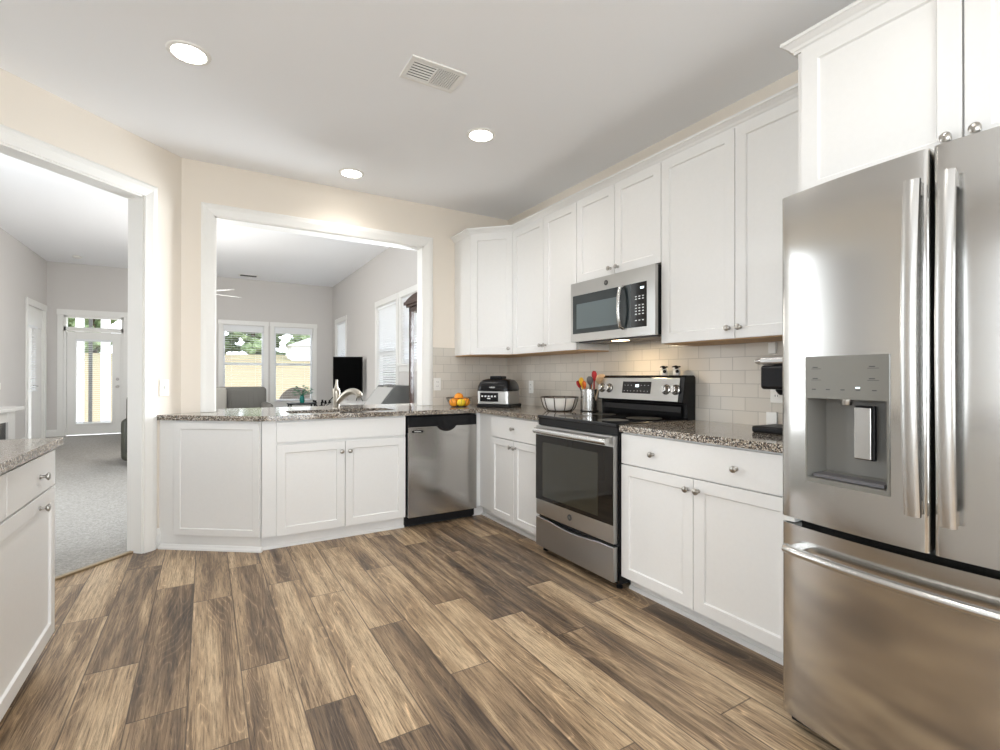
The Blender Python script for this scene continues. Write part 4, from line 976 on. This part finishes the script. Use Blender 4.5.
def dhandle(parent, xc, z0, z1):
    bm = B(); N = 22; w_ = 0.0175; rings = []
    for i in range(N+1):
        t = i/N; z = z0+(z1-z0)*t; bow = 0.022*(1-(2*t-1)**2); yo = -0.105-0.040-bow; th = 0.014+0.006*(1-(2*t-1)**2)
        sec = [(-w_, yo+th), (-w_, yo+0.004), (-w_*0.6, yo), (w_*0.6, yo), (w_, yo+0.004), (w_, yo+th)]
        rings.append([bm.verts.new((xc+a, b_, z)) for a, b_ in sec])
    for A, Q in zip(rings, rings[1:]):
        for k_ in range(6): bm.faces.new([A[k_], A[(k_+1) % 6], Q[(k_+1) % 6], Q[k_]])
    bm.faces.new(rings[0]); bm.faces.new(rings[-1])
    for zc in (z0+0.022, z1-0.022): box(bm, xc-0.012, xc+0.013, -0.140, -0.100, zc-0.018, zc+0.018)
    return obj('door_handle', bm, 'handle', parent, smooth=True)
dhandle(dl, 0.388, 0.812, 1.703); dhandle(drr, 0.460, 0.800, 1.703)
bm = B(); N = 26; pts = []
for i in range(N+1):
    t = i/N; x = 0.045+(Wd-0.09)*t; pts.append((x, -0.115-0.045*(1-(2*t-1)**2), 0.620))
pts = [(0.040, -0.100, 0.620)]+pts+[(Wd-0.040, -0.100, 0.620)]
tube(bm, pts, 0.016, 12, sy=0.8)
for x in (0.075, Wd-0.075): box(bm, x-0.022, x+0.022, -0.115, -0.060, 0.610, 0.632)
obj('drawer_handle', bm, 'handle', fz, smooth=True)

# ------------------------------------------------------------------ things on the counters
CT = 0.914
# coffee maker: local front (drip side) faces +y world
cm = thing('coffee_maker', 'black single-serve coffee maker with a silver lid half hidden by the refrigerator', 'coffee maker', (2.36, 1.26, CT), 0)
obj('base', box(B(), -0.10, 0.10, -0.13, 0.165, 0.0, 0.032), 'blackp', cm, bevel=0.01, seg=3)
obj('column', box(B(), -0.09, 0.09, -0.13, 0.0, 0.032, 0.21), 'blackp', cm, bevel=0.01)
obj('brew_head', box(B(), -0.095, 0.095, -0.13, 0.125, 0.208, 0.322), 'black', cm, bevel=0.014, seg=3)
obj('lid', box(B(), -0.097, 0.097, -0.13, 0.128, 0.324, 0.362), 'handle', cm, bevel=0.012, seg=3)
obj('lid_lever', tube(B(), [(-0.085, 0.11, 0.345), (-0.09, 0.145, 0.340), (-0.04, 0.16, 0.333)], 0.009, 8), 'handle', cm, smooth=True)
obj('nozzle', lathe(B(), [(0.012, 0), (0.02, 0.006), (0.03, 0.02), (0.03, 0.03)], 16, (0, 0.07, 0.180)), 'blackp', cm, smooth=True)
obj('water_tank', box(B(), 0.098, 0.17, -0.12, 0.02, 0.0, 0.29), 'microglass', cm, bevel=0.008)
pk = obj('sweetener_packet', box(B(), 2.50, 2.515, 1.44, 1.495, CT, CT+0.085), 'plate', bevel=0.002); tag(pk, 'small white packet standing on the counter behind the coffee maker base', 'packet')
nl = obj('night_light', box(B(), XW-0.028, XW-0.0085, 1.50, 1.54, 1.305, 1.365), 'plate', bevel=0.004); tag(nl, 'small white square fitting on the tile just under the cabinet above the coffee maker', 'fitting')
# fruit bowl
fb = thing('fruit_bowl', 'dark wire bowl holding oranges on the counter by the pass-through', 'bowl', (1.93, 3.95, CT))
bm = B(); R1, R0, hh = 0.112, 0.066, 0.078
def ringp(r, z, n=28, cx=0, cy=0): return [(cx+r*math.cos(2*PI*i/n), cy+r*math.sin(2*PI*i/n), z) for i in range(n)]
tube(bm, ringp(R1, hh), 0.0028, 6, closed=True); obj('rim', bm, 'wire', fb, smooth=True)
bm = B(); tube(bm, ringp(R0, 0.004), 0.003, 6, closed=True)
for i in range(14):
    a = 2*PI*i/14; tube(bm, [((R0+(R1-R0)*t**0.7)*math.cos(a), (R0+(R1-R0)*t**0.7)*0+((R0+(R1-R0)*t**0.7))*math.sin(a), 0.004+(hh-0.004)*t) for t in (0, 0.25, 0.5, 0.75, 1)], 0.0016, 5)
for i in range(6):
    a = PI*i/6; tube(bm, [(R0*math.cos(a), R0*math.sin(a), 0.004), (-R0*math.cos(a), -R0*math.sin(a), 0.004)], 0.0014, 5)
obj('wire_body', bm, 'wire', fb, smooth=True)
for i, (x, y, z, m_, lb) in enumerate([(-0.052, -0.012, 0.042, 'orange', 'orange at the left side of the wire fruit bowl'), (0.048, -0.03, 0.042, 'orange', 'orange at the right side of the wire fruit bowl'), (-0.002, 0.048, 0.044, 'orange', 'orange at the back of the wire fruit bowl'), (0.002, 0.004, 0.083, 'orange', 'topmost orange of the wire fruit bowl'), (-0.004, -0.052, 0.038, 'lemon', 'yellow lemon at the front of the wire fruit bowl')]):
    r = 0.041 if m_ == 'orange' else 0.033
    t = thing(m_, lb, 'fruit', (1.93+x*1.05, 3.95+y*1.05, CT+z), 0, 'fruit in the wire bowl')
    bm = ball(B(), (0, 0, 0), r, (1, 1, 0.95) if m_ == 'orange' else (1.25, 1, 1), 20, 14)
    obj('peel', bm, m_, t, smooth='all'); obj('stem_button', lathe(B(), [(0.004, r*0.93), (0.004, r*0.97), (0, r*0.98)], 8), 'leaf', t)
# countertop grill (faces the camera)
gr = thing('indoor_grill', 'stainless countertop grill with a domed black lid in the counter corner', 'grill', (2.215, 3.74, CT), math.radians(-54))
gw, gd = 0.155, 0.135
obj('base', box(B(), -gw+0.005, gw+0.012, -gd-0.005, gd, 0.0, 0.03), 'blackp', gr, bevel=0.008)
def rr_prism(bm, hx_, hy_, z0, z1, r, tp=1.0, n=5):
    a = [bm.verts.new((x, y, z0)) for x, y in rrect(-hx_, hx_, -hy_, hy_, r, n)]; b = [bm.verts.new((x*tp, y*tp, z1)) for x, y in rrect(-hx_, hx_, -hy_, hy_, r, n)]
    bm.faces.new(a[::-1]); bm.faces.new(b)
    for i in range(len(a)): j = (i+1) % len(a); bm.faces.new([a[i], a[j], b[j], b[i]])
    return bm
obj('housing', rr_prism(B(), gw, gd, 0.03, 0.143, 0.035, 1.0), 'steelh', gr, smooth=True, bevel=0.004)
bm = B(); prev = None
prof = [(1.03, 0.143), (1.03, 0.158), (1.0, 0.185), (0.92, 0.215), (0.78, 0.237), (0.5, 0.248), (0.2, 0.251)]
rings = [[bm.verts.new((x*s_, y*s_, z)) for x, y in rrect(-gw, gw, -gd, gd, 0.055, 5)] for s_, z in prof]
for A, Q in zip(rings, rings[1:]):
    for i in range(len(A)): j = (i+1) % len(A); bm.faces.new([A[i], A[j], Q[j], Q[i]])
bm.faces.new(rings[0][::-1]); bm.faces.new(rings[-1])
ld = obj('lid', bm, 'black', gr, smooth=True)
obj('lid_handle', box(B(), -0.055, 0.055, -0.07, 0.05, 0.243, 0.272), 'blackp', ld, bevel=0.01, seg=3)
text_mesh('lid_lettering', 'NINJA', 0.018, 'glyph', ld, (0.0, -gd*1.015-0.003, 0.174), (math.radians(76), 0, 0))
pn = obj('control_panel', box(B(), -0.115, 0.055, -gd-0.006, -gd+0.005, 0.052, 0.128), 'black', gr, bevel=0.004)
bm = B()
for i in range(5): box(bm, -0.10+i*0.03, -0.084+i*0.03, -gd-0.007, -gd-0.0055, 0.092, 0.104)
obj('button_print', bm, 'glyph', pn); obj('display_digits', box(B(), -0.045, -0.015, -gd-0.007, -gd-0.0055, 0.074, 0.084), 'glyph', pn)
# wire basket
wb = thing('wire_basket', 'round dark wire basket with a pale liner between grill and utensil holder', 'basket', (2.37, 3.07, CT))
R1, R0, hh = 0.145, 0.100, 0.108
bm = tube(B(), ringp(R1, hh, 32), 0.0045, 6, closed=True); obj('rim', bm, 'wire', wb, smooth=True)
bm = tube(B(), ringp(R0, 0.004, 28), 0.0035, 6, closed=True)
for i in range(10):
    a = 2*PI*i/10; P_ = []
    for t in (0, 0.2, 0.4, 0.6, 0.8, 1): r = R0+(R1-R0)*t**0.5; P_.append((r*math.cos(a), r*math.sin(a), 0.004+(hh-0.004)*t))
    tube(bm, P_, 0.0034, 6)
for i in range(6): a = PI*i/6; tube(bm, [(R0*math.cos(a), R0*math.sin(a), 0.004), (-R0*math.cos(a), -R0*math.sin(a), 0.004)], 0.002, 5)
obj('liner', lathe(B(), [(0, 0.008), (0.088, 0.008), (0.112, 0.03), (0.128, 0.06), (0.137, 0.10), (0.132, 0.10), (0.122, 0.06), (0.106, 0.034), (0.084, 0.013), (0, 0.013)], 36), 'white', wb, smooth=True)
obj('wire_body', bm, 'wire', wb, smooth=True)
# utensil crock and utensils
UCX, UCY = 2.50, 2.868
uc = thing('utensil_holder', 'tall stainless utensil crock beside the range', 'container', (UCX, UCY, CT))
obj('cup', lathe(B(), [(0.0, 0.004), (0.062, 0.004), (0.066, 0.0), (0.067, 0.006), (0.067, 0.172), (0.0645, 0.174), (0.0635, 0.170), (0.0635, 0.012), (0, 0.012)], 32), 'handle', uc, smooth=True)
obj('foot_ring', lathe(B(), [(0.0675, 0.002), (0.069, 0.004), (0.069, 0.012), (0.0675, 0.014)], 32), 'blackp', uc)
def utensil(name, label, m_, dx_, dy_, tx, ty, L, head):
    b0 = Vector((UCX+dx_, UCY+dy_, CT+0.0145)); b1 = Vector((UCX+tx, UCY+ty, CT+L)); d_ = (b1-b0)
    t = thing(name, label, 'utensil', tuple(b0), 0, 'utensils in the steel crock'); loc = lambda k_: tuple(d_*k_)
    obj('handle', tube(B(), [loc(0), loc(0.45), loc(0.78)], [0.005, 0.006, 0.006], 8), head[1], t, smooth=True)
    bm = B(); a, b_ = frame_to(d_); w_ = head[0]
    if w_ > 0:
        rings = []
        for k_, ww in ((0.74, 0.3), (0.8, 0.8), (0.88, 1.0), (0.95, 0.9), (1.0, 0.45)):
            c_ = d_*k_; rings.append([bm.verts.new(c_+a*math.cos(q)*w_*ww+b_*math.sin(q)*w_*ww*0.28) for q in [2*PI*i/12 for i in range(12)]])
        for A, Q in zip(rings, rings[1:]):
            for i in range(12): j = (i+1) % 12; bm.faces.new([A[i], A[j], Q[j], Q[i]])
        bm.faces.new(rings[0][::-1]); bm.faces.new(rings[-1])
    obj('head', bm, m_, t, smooth='all')
    return t
utensil('spatula', 'red silicone spatula leaning left in the utensil crock', 'red', 0.0, 0.02, -0.02, 0.115, 0.235, (0.028, 'greyp'))
utensil('spatula', 'yellow star-tipped spatula in the utensil crock', 'yellow', -0.02, 0.015, -0.03, 0.065, 0.26, (0.028, 'yellow'))
utensil('spoon', 'orange spoon in the middle of the utensil crock', 'orangep', -0.015, 0.0, -0.04, 0.02, 0.235, (0.024, 'orangep'))
utensil('ladle', 'grey nylon ladle standing in the utensil crock', 'greyp', 0.0, -0.02, -0.02, -0.025, 0.27, (0.036, 'greyp'))
utensil('spatula', 'tall red spatula on the right of the utensil crock', 'red', 0.02, -0.025, -0.01, -0.065, 0.31, (0.030, 'red'))
utensil('spoon', 'brown spoon handle between the orange and grey utensils', 'orangep', 0.02, 0.01, 0.02, 0.005, 0.225, (0.012, 'woodl'))
utensil('wooden_spoon', 'pale wooden spoon leaning right behind the range corner', 'woodl', 0.01, -0.03, -0.01, -0.145, 0.285, (0.042, 'woodl'))
# two little cow shakers on the backguard
for i, y_ in enumerate((2.215, 2.115)):
    t = thing('cow_shaker', ['left black-headed white cow shaker on the range backguard', 'right black-headed white cow shaker on the range backguard'][i], 'shaker', (2.565, y_, 1.190), RZ, 'cow shakers')
    obj('body', lathe(B(), [(0, 0), (0.020, 0.0), (0.023, 0.01), (0.022, 0.03), (0.014, 0.042), (0, 0.045)], 20), 'white', t, smooth=True)
    bm = ball(B(), (0, -0.008, 0.050), 0.015, (1.1, 1.2, 0.85)); obj('head', bm, 'blackp', t, smooth='all')
    bm = B()
    for s_ in (-1, 1): ball(bm, (s_*0.021, -0.002, 0.054), 0.009, (1.3, 0.7, 0.6), 10, 6)
    obj('ears', bm, 'blackp', t, smooth='all')
    obj('muzzle', ball(B(), (0, -0.025, 0.045), 0.008, (1.1, 0.7, 0.8), 12, 8), 'white', t, smooth='all')
    obj('patch', ball(B(), (0.012, -0.010, 0.024), 0.0125, (0.9, 1, 1), 12, 8), 'blackp', t, smooth='all')

# ------------------------------------------------------------------ great room furniture
def soft(bm, x0, x1, y0, y1, z0, z1, r=0.06): return box(bm, x0, x1, y0, y1, z0, z1)
def cushion(name, parent, x0, x1, y0, y1, z0, z1, m_, r=0.05):
    o = obj(name, box(B(), x0, x1, y0, y1, z0, z1), m_, parent); b = o.modifiers.new('bevel', 'BEVEL'); b.width = r; b.segments = 4
    for p in o.data.polygons: p.use_smooth = True
    return o
sf = thing('loveseat', 'grey upholstered loveseat under the left far window', 'sofa', (0.0, 10.35, 0.008))
obj('sofa_base', box(B(), -0.85, 0.98, 0.05, 0.95, 0.05, 0.30), 'sofa', sf, bevel=0.03)
for x in (-0.80, 0.93):
    for y in (0.1, 0.9): obj('leg', box(B(), x-0.03, x+0.03, y-0.03, y+0.03, 0, 0.06), 'darkwood', sf)
cushion('armrest', sf, 0.93, 1.13, 0.0, 0.95, 0.05, 0.66, 'sofa', 0.09); cushion('armrest', sf, -1.05, -0.82, 0.0, 0.95, 0.05, 0.66, 'sofa', 0.09)
cushion('seat_cushion', sf, 0.02, 0.92, 0.02, 0.75, 0.28, 0.47, 'sofa'); cushion('seat_cushion', sf, -0.80, 0.0, 0.02, 0.75, 0.28, 0.47, 'sofa')
bk = cushion('back_cushion', sf, 0.18, 1.06, 0.62, 0.92, 0.40, 0.965, 'sofa', 0.08)
bm = B()
for i in range(9):
    x = 0.26+i*0.08; tube(bm, [(x, 0.615, 0.50), (x+0.01*math.sin(i), 0.612, 0.70), (x, 0.62, 0.86)], 0.007, 6)
obj('pleats', bm, 'sofa', bk, smooth=True)
b2 = cushion('back_cushion', sf, -0.72, 0.14, 0.55, 0.90, 0.40, 0.975, 'sofal', 0.09)
pw_ = thing('throw_pillow', 'light grey pillow at the left of the loveseat back', 'pillow', (0.22, 10.86, 0.48), math.radians(12))
cushion('cover', pw_, -0.14, 0.13, -0.07, 0.07, 0.0, 0.49, 'sofal', 0.06)
# olive armchair seen past the opening
ac = thing('armchair', 'dark olive leather armchair just past the cased opening', 'chair', (-0.95, 8.0, 0.008))
cushion('armrest', ac, 0.0, 0.22, 0.0, 0.85, 0.06, 0.62, 'olive', 0.07); cushion('armrest', ac, 0.72, 0.94, 0.0, 0.85, 0.06, 0.62, 'olive', 0.07)
cushion('seat_cushion', ac, 0.2, 0.74, 0.15, 0.88, 0.20, 0.46, 'olive'); cushion('backrest', ac, 0.06, 0.88, -0.06, 0.22, 0.15, 0.95, 'olive', 0.09)
for x in (0.1, 0.84):
    for y in (0.08, 0.78): obj('foot', box(B(), x-0.03, x+0.03, y-0.03, y+0.03, 0, 0.07), 'darkwood', ac)
# fireplace mantel at the left edge
fp = thing('fireplace', 'white fireplace mantel with a black firebox on the left great room wall', 'fireplace', (XL, 9.35, 0.008), PI/2)
for a_, b_ in ((-0.85, -0.55), (0.55, 0.85)): obj('pilaster', box(B(), a_, b_, -0.16, 0, 0, 0.66), 'white', fp, bevel=0.004)
obj('mantel_shelf', box(B(), -0.95, 0.95, -0.24, 0, 0.66, 0.71), 'white', fp, bevel=0.006)
obj('frieze', box(B(), -0.55, 0.55, -0.15, 0, 0.5, 0.66), 'white', fp); obj('firebox', box(B(), -0.55, 0.55, -0.13, 0, 0, 0.5), 'black', fp)
# tv on white console
cn = thing('media_console', 'low white console under the television', 'console', (2.2, 8.6, 0.008))
obj('console_body', box(B(), 0.02, 0.46, 0.02, 1.68, 0.06, 0.66), 'white', cn, bevel=0.004); obj('console_top', box(B(), 0, 0.48, 0, 1.70, 0.66, 0.695), 'white', cn, bevel=0.005); obj('plinth', box(B(), 0.04, 0.44, 0.04, 1.66, 0, 0.06), 'white', cn)
for i in range(4):
    d = obj('door', box(B(), 0.002, 0.02, 0.04+i*0.405, 0.43+i*0.405, 0.08, 0.64), 'white', cn, bevel=0.003); obj('knob', ball(B(), (-0.012, 0.38+i*0.405-(0.3 if i % 2 else 0), 0.42), 0.013), 'knob', d, smooth='all')
tv = thing('television', 'black television standing on the white console by the corner', 'television', (2.36, 9.72, 0.703), -YAW)
obj('screen', box(B(), -0.275, 0.275, -0.012, 0.0, 0.165, 0.85), 'screen', tv); obj('bezel', box(B(), -0.285, 0.285, -0.002, 0.035, 0.155, 0.86), 'blackp', tv, bevel=0.004)
for s_ in (-1, 1):
    bm = B(); tube(bm, [(s_*0.2, 0.015, 0.17), (s_*0.32, -0.10, 0.005)], 0.008, 6); tube(bm, [(s_*0.2, 0.015, 0.17), (s_*0.14, 0.10, 0.005)], 0.008, 6); obj('foot', bm, 'blackp', tv)
# slant-front desk
dk = thing('slant_front_desk', 'charcoal slant-front desk with a pale framed panel against the side wall', 'desk', (2.14, 7.05, 0.008))
obj('desk_case', extr(B(), [(0.0, 0.69), (0.27, 1.035), (0.54, 1.035), (0.54, 0.69)], 'y', 0, 0.85), 'deskgrey', dk, bevel=0.004)
bm = B(); u = Vector((0.27, 0.345)).normalized(); nn = Vector((-u.y, u.x))
def sl(h0, h1, off, th, y0, y1, bm=None):
    bm = bm or B(); p = Vector((0.0, 0.69)); a0 = p+u*h0+nn*off; a1 = p+u*h1+nn*off
    return extr(bm, [tuple(a0), tuple(a1), tuple(a1+nn*th), tuple(a0+nn*th)], 'y', y0, y1)
obj('sloping_panel', sl(0.04, 0.40, 0.0, 0.008, 0.05, 0.80), 'deskpale', dk); obj('latch', sl(0.405, 0.425, 0.0, 0.01, 0.36, 0.50), 'knob', dk)
obj('desk_body', box(B(), 0.02, 0.54, 0.02, 0.83, 0.12, 0.69), 'deskgrey', dk)
for x in (0.05, 0.50):
    for y in (0.05, 0.80): obj('leg', box(B(), x-0.025, x+0.025, y-0.025, y+0.025, 0, 0.12), 'deskgrey', dk)
# curio cabinet
cu = thing('curio_cabinet', 'tall dark cherry display cabinet with glass front and arched crown', 'cabinet', (2.25, 5.22, 0.008))
D_, W_ = 0.42, 0.85
bm = B()
for x in (0.0, D_-0.05):
    for y in (0, W_-0.05): box(bm, x, x+0.05, y-0.0, y+0.05, 0, 2.06)
box(bm, 0, D_, 0, W_, 0, 0.25); box(bm, 0, D_, 0, W_, 2.0, 2.06); box(bm, D_-0.01, D_, 0.05, W_-0.05, 0.25, 2.0); obj('cabinet_frame', bm, 'darkwood', cu, bevel=0.004)
bm = B(); box(bm, -0.03, D_, -0.03, W_+0.03, 2.06, 2.09); box(bm, -0.055, D_, -0.055, W_+0.055, 2.09, 2.13)
pr = [(-0.04, 2.13)]+[(-0.04+(W_+0.08)*i/12, 2.13+0.075*math.sin(PI*i/12)**0.8) for i in range(1, 12)]+[(W_+0.04, 2.13)]
extr(bm, pr, 'x', -0.045, 0.0); obj('crown', bm, 'darkwood', cu, bevel=0.003)
bm = B(); box(bm, 0.012, 0.016, 0.05, W_-0.05, 0.25, 2.0); box(bm, 0.05, D_-0.05, W_-0.02, W_-0.016, 0.25, 2.0); obj('glass', bm, 'glass', cu)
for z in (0.7, 1.15, 1.6): obj('shelf', box(B(), 0.02, D_-0.012, 0.03, W_-0.03, z, z+0.008), 'glass', cu)
# small side table with plant and dark ironwork
st = thing('side_table', 'small black side table in front of the right far window', 'table', (1.65, 10.6, 0.008))
obj('tabletop', box(B(), -0.24, 0.26, -0.2, 0.2, 0.61, 0.64), 'blackp', st, bevel=0.004)
for x in (-0.21, 0.23):
    for y in (-0.17, 0.17): obj('leg', box(B(), x-0.015, x+0.015, y-0.015, y+0.015, 0, 0.61), 'blackp', st)
pp = thing('potted_plant', 'leafy green plant in a teal vase on the black side table', 'plant', (1.67, 10.6, 0.649))
obj('vase', lathe(B(), [(0, 0), (0.04, 0), (0.05, 0.05), (0.045, 0.11), (0.03, 0.15), (0.04, 0.16), (0.035, 0.155), (0.0, 0.1)], 20), 'teal', pp, smooth=True)
bm = B(); bs_ = B(); rg_ = random.Random(5)
for i in range(34):
    a = rg_.uniform(0, 2*PI); e_ = rg_.uniform(0.15, 1.2); L_ = rg_.uniform(0.08, 0.22); tip = Vector((math.cos(a)*math.cos(e_), math.sin(a)*math.cos(e_), math.sin(e_)))*L_+Vector((0, 0, 0.15))
    tube(bs_, [(0, 0, 0.12), tuple(tip*0.5+Vector((0, 0, 0.08))), tuple(tip)], 0.002, 4)
    d_ = Vector((math.cos(a), math.sin(a), rg_.uniform(-0.3, 0.5))).normalized(); sd_ = Vector((-math.sin(a), math.cos(a), 0)); l_ = rg_.uniform(0.07, 0.11)
    v4 = [tip, tip+d_*l_*0.5+sd_*0.03, tip+d_*l_, tip+d_*l_*0.5-sd_*0.03]; vs = [bm.verts.new(v_) for v_ in v4]; mid = bm.verts.new(tip+d_*l_*0.5+Vector((0, 0, 0.012)))
    for j in range(4): bm.faces.new([vs[j], vs[(j+1) % 4], mid])
obj('foliage', bm, 'leaf', pp); obj('stems', bs_, 'leaf', pp)
cs = thing('candle_stand', 'low black wrought iron candle stand beside the plant table', 'candle holder', (2.12, 11.0, 0.008))
bm = B(); tube(bm, [(0, 0, 0.0), (0, 0, 0.62)], 0.012, 8); lathe(bm, [(0.14, 0), (0.14, 0.012), (0.02, 0.02)], 20)
for i in range(5):
    a = 2*PI*i/5; tube(bm, [(0, 0, 0.56), (0.09*math.cos(a), 0.09*math.sin(a), 0.53), (0.17*math.cos(a), 0.17*math.sin(a), 0.60)], 0.008, 6); lathe(bm, [(0.03, 0), (0.035, 0.02), (0.02, 0.03), (0.02, 0.07), (0, 0.07)], 10, (0.17*math.cos(a), 0.17*math.sin(a), 0.60))
obj('ironwork', bm, 'blackp', cs)

# ------------------------------------------------------------------ outdoors
GZ = -0.25
bm = B(); NX, NY = 24, 30
def hz(x, y):
    t = max(0.0, min(1.0, (y-20)/45)); s_ = t*t*(3-2*t)
    return GZ+s_*3.85+0.12*math.sin(x*0.23+y*0.11)*t
G = [[bm.verts.new((-70+140*i/NX, 12.9+95*j/NY, hz(-70+140*i/NX, 12.9+95*j/NY))) for j in range(NY+1)] for i in range(NX+1)]
for i in range(NX):
    for j in range(NY): bm.faces.new([G[i][j], G[i+1][j], G[i+1][j+1], G[i][j+1]])
tr = obj('hillside', bm, 'grass', smooth='all'); tr['kind'] = 'structure'; tr['label'] = 'dry grassy slope beyond the house'
bm = B()
for (a, b, c, d_) in ((2.9, 70, -60, 12.9), (-70, -2.85, -60, 12.9), (-2.85, 2.9, -60, -2.75)):
    quad(bm, (a, c, GZ), (b, c, GZ), (b, d_, GZ), (a, d_, GZ))
tr = obj('lawn', bm, 'grass'); tr['kind'] = 'structure'
pt = obj('patio', box(B(), -4, 4, 12.85, 16.2, GZ-0.1, GZ+0.12), 'concrete'); pt['kind'] = 'structure'
# porch posts seen through the door
for x, w_, m_, lb in ((-2.62, 0.075, 'siding', 'left white square porch post outside the patio door'), (-2.42, 0.035, 'deskgrey', 'slim dark downspout post between the white porch posts'), (-2.13, 0.085, 'siding', 'right white square porch post outside the patio door')):
    p = thing('porch_post', lb, 'post', (x, 15.49, GZ+0.12)); obj('shaft', box(B(), -w_, w_, -w_, w_, 0.0, 3.1), m_, p, bevel=0.006)
    obj('base_trim', box(B(), -w_-0.02, w_+0.02, -w_-0.02, w_+0.02, 0, 0.14), m_, p, bevel=0.006)
rgn = random.Random(11)
labs = []
def tree(x, y, h, label, kind):
    t = thing('tree', label, 'tree', (x, y, hz(x, y)-0.1), rgn.uniform(0, 6), 'trees on top of the slope')
    obj('trunk', tube(B(), [(0, 0, 0), (0.1, 0.05, h*0.3), (0, 0, h*0.75)], [0.28, 0.2, 0.08], 8), 'bark', t, smooth=True)
    bm = B()
    for i in range(70):
        a = rgn.uniform(0, 2*PI); zz_ = rgn.uniform(0.02, 1.0); rr_ = h*(0.26 if kind else 0.2)*math.sin(PI*min(1, 0.15+zz_*0.85))**0.6*rgn.uniform(0.2, 1)
        r_ = h*rgn.uniform(0.035, 0.075); mt = Matrix.Translation((rr_*math.cos(a), rr_*math.sin(a), zz_*h)) @ Matrix.Diagonal((1.2, 1.2, 0.8, 1)) @ Matrix.Rotation(rgn.uniform(0, 3), 4, 'X')
        r = bmesh.ops.create_icosphere(bm, subdivisions=2, radius=r_, matrix=mt)
        for v_ in r['verts']: v_.co += Vector((rgn.gauss(0, 1), rgn.gauss(0, 1), rgn.gauss(0, 1)))*r_*0.16
    obj('crown', bm, 'foliage', t)
    return t
ORD = ['first', 'second', 'third', 'fourth', 'fifth', 'sixth', 'seventh', 'eighth', 'ninth', 'tenth', 'eleventh', 'twelfth', 'thirteenth']
for i, x in enumerate([-17, -13, -9.2, -5, -1.2, 1.8, 4.6, 7.2, 9.8, 12.6, 16, 20]):
    tree(x+rgn.uniform(-0.4, 0.4), 62+5*(i % 2)+rgn.uniform(0, 3), rgn.uniform(7.5, 10.5), 'leafy green tree on the crest of the slope, %s from the left' % ORD[i], i % 2)
# white tent-roofed building on the slope
wbx, wby = 9.6, 52.0
tb = thing('garden_pavilion', 'white building with a pale peaked roof on the slope, seen in the right far window', 'building', (wbx, wby, hz(wbx, wby)-0.2))
obj('wall', box(B(), -2.6, 2.6, -1.5, 1.5, 0, 1.4), 'siding', tb)
obj('roof', extr(B(), [(-3.0, 1.4), (0, 2.6), (3.0, 1.4)], 'y', -1.8, 1.8), 'roof', tb)
# patio chair outside the right far window
pc = thing('patio_chair', 'round-backed grey wicker patio chair outside the right far window', 'chair', (2.12, 14.3, GZ+0.12), math.radians(170))
bm = B(); pts = []
lathe(bm, [(0.30, 0.0), (0.34, 0.40), (0.33, 0.43), (0.0, 0.43)], 24); obj('seat', bm, 'wicker', pc, smooth=True)
bm = B(); n = 16; fr0 = []; fr1 = []
for i in range(n+1):
    a = PI*i/n; h_ = 0.45+0.58*math.sin(a)
    fr0.append((bm.verts.new((0.42*math.cos(a), 0.05+0.33*math.sin(a), 0.30)), bm.verts.new((0.48*math.cos(a), 0.10+0.38*math.sin(a), h_))))
    fr1.append((bm.verts.new((0.38*math.cos(a), 0.05+0.28*math.sin(a), 0.30)), bm.verts.new((0.44*math.cos(a), 0.10+0.33*math.sin(a), h_))))
for i in range(n):
    bm.faces.new([fr0[i][0], fr0[i+1][0], fr0[i+1][1], fr0[i][1]]); bm.faces.new([fr1[i][0], fr1[i+1][0], fr1[i+1][1], fr1[i][1]]); bm.faces.new([fr0[i][1], fr0[i+1][1], fr1[i+1][1], fr1[i][1]]); bm.faces.new([fr0[i][0], fr0[i+1][0], fr1[i+1][0], fr1[i][0]])
for i in (0, n): bm.faces.new([fr0[i][0], fr0[i][1], fr1[i][1], fr1[i][0]])
obj('backrest', bm, 'wicker', pc, smooth=True)
